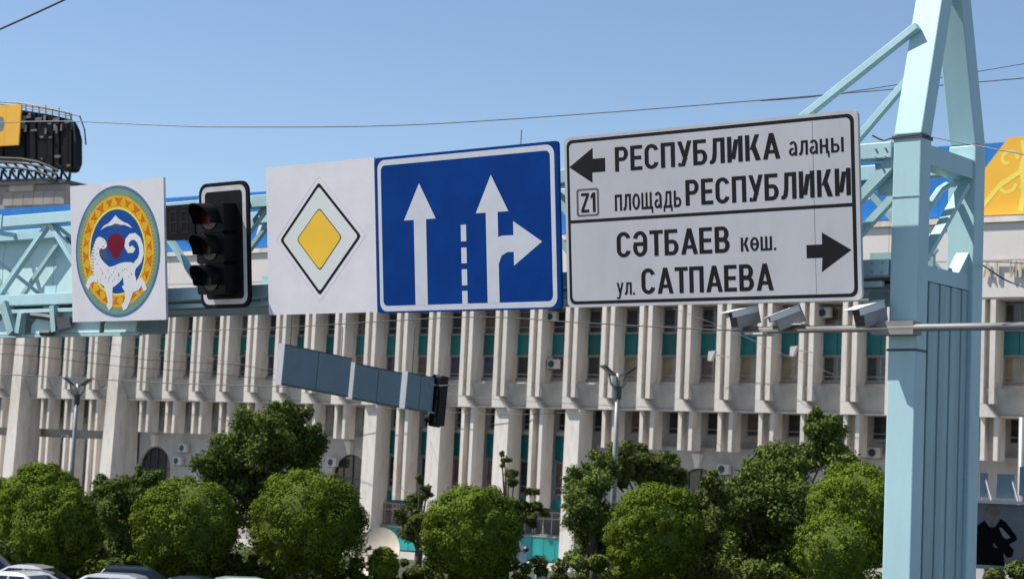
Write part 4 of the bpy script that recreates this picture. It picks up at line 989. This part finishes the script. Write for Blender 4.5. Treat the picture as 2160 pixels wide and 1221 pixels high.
# ------------------------------------------------------------------ satellite dishes
def dish(px, py, depth, R, aim, tiltv, m, label):
    c = CAMPOS + ray(px, py)*depth
    t = thing('satellite_dish', label, 'satellite dish', None, (c.x, c.y, 0))
    Rm = Matrix.Translation((0, 0, c.z)) @ Matrix.Rotation(R_(aim), 4, 'Z') @ Matrix.Rotation(R_(tiltv), 4, 'X')
    mb = MB(); nr, na = 8, 32; vs = []; fs = []
    for side in (0, .04):
        for i in range(nr+1):
            r = R*i/nr
            for j in range(na):
                a = 2*math.pi*j/na; vs.append((r*math.cos(a), -.35*(r/R)**2*R*.7+side, r*math.sin(a)))
    for s in range(2):
        o = s*(nr+1)*na
        for i in range(nr):
            for j in range(na):
                f = (o+i*na+j, o+i*na+(j+1) % na, o+(i+1)*na+(j+1) % na, o+(i+1)*na+j); fs.append(f if s else f[::-1])
    mb.add([tuple(Rm @ Vector(v)) for v in vs], fs); put(mb.mesh('reflector', m, True), 'reflector', t)
    fh = Rm @ Vector((0, -R*.8, 0))
    put(MB().tube([Rm @ Vector((R*.9, -.2*R, 0)), fh], .03, 6).tube([Rm @ Vector((-R*.9, -.2*R, 0)), fh], .03, 6).tube([fh, fh+Vector((0, .1, .1))], .14, 8).mesh('feed_horn', M_dark), 'feed_horn', t)
    put(MB().tube([(0, .3, 0), (0, .3, c.z-.1), tuple(Rm @ Vector((0, .1, 0)))], .1, 8).mesh('mast', M_lamp), 'mast', t)
dish(800, 1170, 100, 1.4, -28, -18, M_dish, 'large cream satellite dish between the round trees, above the small clipped shrub')
dish(1085, 1168, 96, .85, 62, -20, M_dishw, 'white satellite dish edge showing at the right side of the middle round tree')

# ------------------------------------------------------------------ trees and shrubs
def leaf_cloud(blobs, n, size, seed, fill=.25, rough=.5, up=0.15, jit=.03):
    """n leaf clumps spread over the shells of many small blobs"""
    g = np.random.default_rng(seed)
    B = np.array([b[:6] for b in blobs], float)
    area = (B[:, 3]*B[:, 4]+B[:, 3]*B[:, 5]+B[:, 4]*B[:, 5]); pr = area/area.sum()
    idx = g.choice(len(B), n, p=pr)
    d = g.normal(size=(n, 3)); d /= np.linalg.norm(d, axis=1)[:, None]
    rad = 1 - g.random(n)**2*fill + g.normal(size=n)*jit
    P = B[idx, :3] + d*B[idx, 3:6]*rad[:, None]
    nrm = d + g.normal(size=(n, 3))*rough; nrm[:, 2] += up; nrm /= np.linalg.norm(nrm, axis=1)[:, None]
    t = np.cross(nrm, g.normal(size=(n, 3))); t /= np.linalg.norm(t, axis=1)[:, None]; b = np.cross(nrm, t)
    s = size*(0.55+.9*g.random(n))[:, None]
    q = [P - t*s*.5, P - b*s*.28 + nrm*s*.08, P + t*s*.62, P + b*s*.28 + nrm*s*.08]
    V = np.stack(q, 1).reshape(-1, 3)
    return V, n
def leaf_mesh(name, V, n, m):
    me = bpy.data.meshes.new(name)
    me.vertices.add(len(V)); me.vertices.foreach_set('co', V.astype(np.float32).ravel())
    me.loops.add(n*4); me.loops.foreach_set('vertex_index', np.arange(n*4, dtype=np.int32))
    me.polygons.add(n); me.polygons.foreach_set('loop_start', np.arange(0, n*4, 4, dtype=np.int32)); me.polygons.foreach_set('loop_total', np.full(n, 4, dtype=np.int32))
    me.update(); me.materials.append(m); return me
def core_mesh(blobs, k, m):
    mb = MB()
    for (x, y, z, a, b, c) in blobs:
        vs = []; fs = []
        for i in range(7):
            for j in range(10):
                th = math.pi*i/6; ph = 2*math.pi*j/10; vs.append((x+a*k*math.sin(th)*math.cos(ph), y+b*k*math.sin(th)*math.sin(ph), z+c*k*math.cos(th)))
        for i in range(6):
            for j in range(10): fs.append((i*10+j, (i+1)*10+j, (i+1)*10+(j+1) % 10, i*10+(j+1) % 10))
        mb.add(vs, fs)
    return mb
def ball_tree(px, py, rpx, depth, label, seed, squash=1.0, n=44000, m=None, cat='tree', name='clipped_round_tree', group='clipped round trees along the car park', size=.10):
    c = CAMPOS + ray(px, py)*depth; R = rpx*depth/FOC; Rz = R*squash
    t = thing(name, label, cat, None, (c.x, c.y, 0), group)
    g = random.Random(seed); blobs = [(0, 0, c.z, R*.95, R*.95, Rz*.95)]
    for i in range(150):
        u = Vector((g.gauss(0, 1), g.gauss(0, 1), g.gauss(0, 1))).normalized()
        r = R*g.uniform(.10, .22); k = g.uniform(.80, .90)
        blobs.append((u.x*R*k, u.y*R*k, c.z+u.z*Rz*k, r, r, r*.85))
    V, nn = leaf_cloud(blobs, n, size, seed, fill=.3, rough=.26, up=0, jit=.035)
    put(leaf_mesh('crown', V, nn, m or M_leafA), 'crown', t)
    put(core_mesh(blobs[:1], .86, M_leafB).mesh('inner_foliage', M_leafB, True), 'inner_foliage', t)
    tr = MB().tube([(0, 0, 0), (.04, 0, max(.2, c.z-Rz*.6)), (0, .05, c.z)], [.16, .12, .08], 8)
    for i in range(4):
        a = i*1.6; tr.tube([(0, 0, max(.2, c.z-Rz*.7)), (R*.45*math.cos(a), R*.45*math.sin(a), c.z)], [.08, .03], 6)
    put(tr.mesh('trunk', M_bark, True), 'trunk', t)
D0 = 76
ball_tree(84, 1068, 92, D0+3, 'round clipped tree at the far left, the back one of two touching crowns', 1, 1.0)
ball_tree(118, 1115, 96, D0-2, 'round clipped tree at the far left, the front one of two touching crowns', 2, 1.0)
ball_tree(389, 1112, 116, D0, 'round clipped tree under the emblem sign and hanging cables', 3, .95)
ball_tree(648, 1103, 126, D0, 'largest round clipped tree, below the hanging sign boards', 4, .93)
ball_tree(993, 1122, 108, D0, 'round clipped tree in the middle, in front of the white satellite dish', 5, .96)
ball_tree(1385, 1122, 108, D0, 'round clipped tree in front of the lamp post, below the lettered sign', 6, 1.02)
ball_tree(1812, 1090, 118, D0, 'round clipped tree partly hidden by the turquoise post, rightmost', 7, 1.0)
ball_tree(1760, 1165, 90, D0-3, 'low rounded tree bulging before the rightmost round tree', 17, .95, n=11000)
ball_tree(808, 1192, 35, D0-1, 'small clipped ball shrub below the cream satellite dish', 8, 1.15, n=3500, name='round_shrub', cat='shrub', group=None, size=.13)
def wild_tree(clumps, depth, label, seed, n, m, size=.2, trunk_px=None, name='leafy_tree', dens=24):
    clumps = [(a, b, r*1.25) for a, b, r in clumps]; n = int(n*2.3); size *= .72
    """clumps: (px, py, radius px) outline lobes, each with its own small depth"""
    g = random.Random(seed); blobs = []; cen = []
    for (px, py, rp) in clumps:
        dd = depth+g.uniform(-1.5, 1.5); c = CAMPOS+ray(px, py)*dd; R = rp*depth/FOC
        cen.append((c, R))
        for i in range(dens):
            u = Vector((g.gauss(0, 1), g.gauss(0, 1), g.gauss(0, 1))).normalized()*g.uniform(.3, .95)
            r = R*g.uniform(.2, .42); blobs.append((c.x+u.x*R, c.y+u.y*R, c.z+u.z*R*.9, r, r, r*.8))
    tp = trunk_px or clumps[0][0]; b = CAMPOS+ray(tp, 1150)*depth
    t = thing(name, label, 'tree', None, (b.x, b.y, 0))
    V, nn = leaf_cloud(blobs, n, size, seed, fill=.8, rough=.6, jit=.28 if name == 'young_tree' else .2); V -= np.array([b.x, b.y, 0])
    put(leaf_mesh('crown', V, nn, m), 'crown', t)
    tr = MB(); zc = min(c.z for c, r in cen)
    tr.tube([(0, 0, 0), (.1, 0, max(1, zc*.6)), (.05, .1, zc+.8)], [.28, .2, .05], 8)
    for c, r in cen:
        tr.tube([(.08, 0, max(.8, min(zc*.7, c.z-1))), (c.x-b.x, c.y-b.y, c.z)], [.09, .03], 6)
    put(tr.mesh('trunk', M_bark, True), 'trunk', t)
wild_tree([(560, 925, 62), (620, 900, 45), (480, 965, 55), (540, 985, 70), (630, 960, 55), (450, 985, 38), (600, 870, 30), (520, 905, 40), (500, 1050, 60), (660, 930, 30)], 96, 'tall leafy tree with a broad crown behind the two round trees, below the diamond sign', 31, 26000, M_leafB, .24)
wild_tree([(245, 1070, 48), (285, 1050, 42), (215, 1030, 30), (260, 1130, 50), (310, 1010, 26), (200, 1110, 40)], 90, 'dark leafy tree filling the gap between the leftmost round trees', 32, 12000, M_leafB, .22)
wild_tree([(1250, 1040, 45), (1225, 1005, 28), (1240, 1090, 42), (1270, 985, 30), (1255, 1140, 40), (1210, 1060, 22)], 86, 'drooping leafy tree left of the lamp post', 33, 10500, M_leafB, .2)
wild_tree([(1350, 985, 42), (1400, 990, 36), (1310, 975, 36), (1425, 1010, 24), (1340, 955, 22), (1290, 1010, 30)], 100, 'olive green tree rising behind the round tree under the lettered sign', 34, 11000, M_leafC, .22)
wild_tree([(1735, 905, 36), (1745, 950, 50), (1680, 970, 42), (1620, 975, 42), (1560, 1060, 60), (1640, 1060, 70), (1590, 1130, 70), (1520, 1100, 45), (1690, 1100, 60), (1600, 1000, 40), (1780, 975, 34), (1545, 1180, 60), (1650, 1180, 70), (1725, 880, 20)], 88, 'large spreading leafy tree between the two right round trees, its top reaching the ledge', 35, 34000, M_leafB, .22, trunk_px=1620)
wild_tree([(1105, 1050, 28), (1085, 1010, 20), (1125, 1080, 26), (1095, 1090, 30), (1065, 975, 10), (1058, 958, 6), (1072, 995, 12)], 92, 'thin young tree with a bare tip right of the middle round tree', 36, 5200, M_leafC, .19, name='young_tree', trunk_px=1066, dens=7)
wild_tree([(880, 1055, 24), (872, 1090, 28), (900, 1035, 14), (865, 1120, 30), (885, 1010, 8)], 92, 'slender young tree left of the middle round tree, before the glazed bay', 37, 4200, M_leafC, .19, name='young_tree', dens=7)
wild_tree([(1500, 1060, 40), (1480, 1120, 46), (1470, 1180, 50), (1500, 1015, 20)], 84, 'bushy tree pressed against the right side of the round tree by the lamp post', 38, 9500, M_leafC, .2)
wild_tree([(10, 1040, 30), (5, 1100, 45), (20, 1160, 40)], 92, 'leafy bush tree at the extreme left edge behind the round crowns', 39, 5000, M_leafB, .2)
# low shrubs behind the cars
def shrub(px, py, rx, rz, depth, label, seed, n, m):
    c = CAMPOS+ray(px, py)*depth; R = rx*depth/FOC; Rz = rz*depth/FOC
    t = thing('shrub', label, 'shrub', None, (c.x, c.y, 0), None)
    g = random.Random(seed); blobs = []
    for i in range(16):
        a = g.uniform(-1, 1); r = R*g.uniform(.22, .4)
        blobs.append((a*R*.8, g.uniform(-.5, .5), max(.25, c.z-g.random()*c.z*.9)-.1+g.uniform(-.1, .1), r, r, r*.8))
    V, nn = leaf_cloud(blobs, n, .15, seed, fill=.6)
    put(leaf_mesh('foliage', V, nn, m), 'foliage', t)
    put(MB().tube([(0, 0, 0), (.1, 0, c.z*.8)], [.06, .02], 6).tube([(.1, 0, 0), (-.3, .1, c.z*.7)], [.04, .02], 6).mesh('stem', M_bark), 'stem', t)
shs = [(175, 1190, 60, 20, 'loose green shrub behind the parked cars, right of the leftmost round trees'), (250, 1195, 55, 20, 'shrub between the first gap of round trees, above the silver car roof'), (300, 1180, 30, 14, 'small pale shrub at the left foot of the tree under the emblem'),
       (475, 1185, 50, 22, 'shrub behind the pale green car, below the gap of two round trees'), (545, 1192, 30, 18, 'little shrub at the left foot of the largest round tree'), (725, 1200, 45, 16, 'spiky shrub right of the largest round tree'), (855, 1195, 34, 26, 'shrub left of the middle round tree'),
       (925, 1205, 50, 16, 'low shrub under the left side of the middle round tree'), (1090, 1205, 50, 14, 'low shrub below the white satellite dish'), (1150, 1200, 46, 14, 'low shrub before the teal base panels'), (1240, 1190, 45, 24, 'shrub at the foot of the drooping tree'), (1310, 1200, 30, 16, 'shrub by the lamp post foot'),
       (1500, 1200, 60, 24, 'shrub right of the round tree by the lamp post'), (1600, 1205, 60, 22, 'shrub below the large spreading tree'), (1700, 1208, 50, 18, 'shrub left of the low rounded tree'), (2110, 1208, 50, 14, 'shrub below the poster billboard')]
for i, (a, b, c_, d_, lb) in enumerate(shs):
    shrub(a, b-22, c_*1.15, d_, D0+1 if a < 2000 else 57, lb, 60+i, 3600, (M_leafC, M_leafB, M_leafA)[i % 3])
for i, (a_, b_, lb) in enumerate(((-60, 330, 'dark hedge at the back of the lawn behind the leftmost round trees'), (360, 760, 'dark hedge at the back of the lawn below the tall leafy tree'), (1230, 1900, 'dark hedge at the back of the lawn in front of the arched wall'))):
    ca = CAMPOS+ray(a_, 1100)*90; cb = CAMPOS+ray(b_, 1100)*90; L_ = (cb-ca).length
    bl2 = [(L_*random.random()-L_/2, random.uniform(-.5, .5), random.uniform(.3, 1.5), .6, .6, .5) for q in range(int(L_*7))]
    V, nn = leaf_cloud(bl2, int(L_*900), .2, 90+i, fill=.6)
    mid = (ca+cb)/2; t = thing('hedge', lb, 'hedge', None, (mid.x, mid.y, 0)); t.rotation_euler = (0, 0, math.atan2(cb.y-ca.y, cb.x-ca.x))
    put(leaf_mesh('foliage', V, nn, M_leafB), 'foliage', t)
# planter-like beige blocks by the glazed bay
for i, (px, lb) in enumerate(((1143, 'square beige stone planter before the teal base, left of two'), (1183, 'square beige stone planter before the teal base, right of two'))):
    p = CAMPOS+ray(px, 1215)*105
    solo('stone_planter', lb, 'planter', MB().box(p.x-.35, p.x+.35, p.y-.35, p.y+.35, 0, max(.6, p.z+.5)), M_conc, None, (p.x, p.y, 0), bevel=.03)

# ------------------------------------------------------------------ parked cars
M_tyre = mat('tyre_rubber', (.02, .02, .02), .8); M_rim = mat('wheel_rim', (.4, .4, .41), .35, metal=.7)
M_cgl = mat('car_window_glass', (.02, .024, .03), .05, var=.2, spec=.8); M_light = mat('headlight_lens', (.6, .62, .65), .1)
PAINT = {}
def paint(n, c): PAINT[n] = mat('car_paint_'+n, c, .28, metal=.15, var=.04, coat=.8); return PAINT[n]
paint('white', (.72, .72, .71)); paint('silver', (.42, .43, .46)); paint('mint', (.52, .64, .60)); paint('black', (.015, .015, .018)); paint('grey', (.16, .165, .18)); paint('blue_black', (.012, .016, .028))
def car(px, ytop, depth, yaw, kind, pn, label):
    top = CAMPOS+ray(px, ytop)*depth*.995; m = PAINT[pn]
    H = {'sedan': 1.47, 'suv': 1.78, 'hatch': 1.55}[kind]; Lh = {'sedan': 2.3, 'suv': 2.35, 'hatch': 2.05}[kind]; Wd = .88 if kind != 'suv' else .94
    zg = 0
    t = thing('parked_car', label, 'car', None, (top.x, top.y, 0), 'cars parked in the row below the trees'); t.rotation_euler = (0, 0, R_(yaw))
    bl_ = .55*H
    side = [(-Lh, .32), (-Lh*.98, bl_*.86), (-Lh*.9, bl_*1.04), (-Lh*.5, bl_*1.12), (Lh*.45, bl_*1.12), (Lh*.86, bl_*.98), (Lh*.98, bl_*.8), (Lh, .35), (Lh*.78, .25), (-Lh*.8, .25)]
    body = MB().prism(side, -Wd, Wd)
    o = put(body.mesh('body', m), 'body', t); b = o.modifiers.new('bevel', 'BEVEL'); b.width = .09; b.segments = 3
    if kind == 'sedan': a0, a1, r0, r1 = -Lh*.74, Lh*.52, -Lh*.40, Lh*.12
    elif kind == 'suv': a0, a1, r0, r1 = -Lh*.93, Lh*.48, -Lh*.80, Lh*.16
    else: a0, a1, r0, r1 = -Lh*.92, Lh*.58, -Lh*.70, Lh*.14
    zb_ = bl_*1.10; wt = Wd*.76
    def lerp(f): return (a0+(r0-a0)*f, a1+(r1-a1)*f, Wd*.97+(wt-Wd*.97)*f, zb_+(H-.06-zb_)*f)
    gA, gB, gw, gz = lerp(0); hA, hB, hw, hz = lerp(1)
    cab = MB().hexa([(gA,-gw,gz),(gB,-gw,gz),(gB,gw,gz),(gA,gw,gz),(hA,-hw,hz),(hB,-hw,hz),(hB,hw,hz),(hA,hw,hz)])
    o = put(cab.mesh('cabin', m), 'cabin', t); b = o.modifiers.new('bevel', 'BEVEL'); b.width = .07; b.segments = 3
    rf = MB().hexa([(hA+.05,-hw+.02,hz-.01),(hB-.02,-hw+.02,hz-.01),(hB-.02,hw-.02,hz-.01),(hA+.05,hw-.02,hz-.01),(hA+.35,-hw+.18,H),(hB-.3,-hw+.18,H),(hB-.3,hw-.18,H),(hA+.35,hw-.18,H)])
    o = put(rf.mesh('roof', m), 'roof', t); b = o.modifiers.new('bevel', 'BEVEL'); b.width = .03; b.segments = 2
    e = .006
    for s in (-1, 1):
        def P(x, f): q = lerp(f); xx = q[0]+(q[1]-q[0])*x; return (xx, s*(q[2]+e), q[3])
        for x0_, x1_ in (((.10, .47), (.51, .9)) if kind != 'suv' else ((.06, .3), (.34, .6), (.64, .92))):
            vs = [P(x0_, .12), P(x1_, .12), P(x1_, .88), P(x0_, .88)]
            put(MB().add(vs, [(0, 1, 2, 3) if s < 0 else (3, 2, 1, 0)]).mesh('side_window', M_cgl), 'side_window', t)
    for nm, sgn in (('windscreen', 1), ('rear_window', -1)):
        vs = []
        for f in (.08, .92):
            q = lerp(f); xx = (q[1] if sgn > 0 else q[0])+sgn*e
            vs += [(xx, -q[2]*.88, q[3]), (xx, q[2]*.88, q[3])]
        put(MB().add(vs, [(0, 1, 3, 2) if sgn > 0 else (1, 0, 2, 3)]).mesh(nm, M_cgl), nm, t)
    for sx in (-.62, .62):
        for s in (-1, 1):
            w_ = MB(); w_.v = []
            n = 18; w_.add([(sx*Lh+.33*math.cos(2*math.pi*j/n), s*(Wd-.2*q), .33+.33*math.sin(2*math.pi*j/n)) for q in (-.03, 1) for j in range(n)], [tuple(range(n)), tuple(range(2*n-1, n-1, -1))]+[(j, j+n, (j+1) % n+n, (j+1) % n) for j in range(n)])
            wo = put(w_.mesh('wheel', M_tyre), 'wheel', t)
            put(MB().add([(sx*Lh+.2*math.cos(2*math.pi*j/n), s*(Wd+.012), .33+.2*math.sin(2*math.pi*j/n)) for j in range(n)], [tuple(range(n))]).mesh('rim', M_rim), 'rim', wo)
    for s in (-1, 1):
        put(MB().box(Lh*.93, Lh*.985, s*Wd*.72-.16, s*Wd*.72+.16, bl_*.72, bl_*.88).mesh('headlight', M_light), 'headlight', t)
        put(MB().box(gB-.25, gB-.08, s*(Wd+.08)-.09, s*(Wd+.08)+.09, zb_-.02, zb_+.13).mesh('wing_mirror', m), 'wing_mirror', t)
car(-22, 1186, 71, 15, 'suv', 'grey', 'grey car cut by the left picture edge')
car(22, 1204, 66, 165, 'sedan', 'white', 'white car at the far left with its bonnet showing')
car(48, 1188, 70.5, 172, 'sedan', 'silver', 'pale silver car roof behind the white one at the left')
car(92, 1197, 67, 8, 'sedan', 'silver', 'silver car with blue tinted windows, between the left white cars')
car(212, 1206, 66, 175, 'hatch', 'silver', 'wide pale car under the gap between the left round trees')
car(305, 1201, 71, 10, 'hatch', 'blue_black', 'dark hatchback car behind the pale one, under the emblem tree')
car(385, 1207, 68, 178, 'sedan', 'black', 'black car roof directly below the tree under the emblem')
car(480, 1202, 67, 195, 'hatch', 'mint', 'pale mint car with a bright windscreen corner')
car(650, 1215, 66, 176, 'sedan', 'white', 'white car whose roof just shows below the largest round tree')
car(1870, 1204, 67, 10, 'sedan', 'silver', 'silver car roof beside the turquoise post base')
car(880, 1224, 67, 182, 'sedan', 'grey', 'grey car barely showing below the small clipped shrub')

for o in bpy.data.objects:
    if '_b' in o: del o['_b']
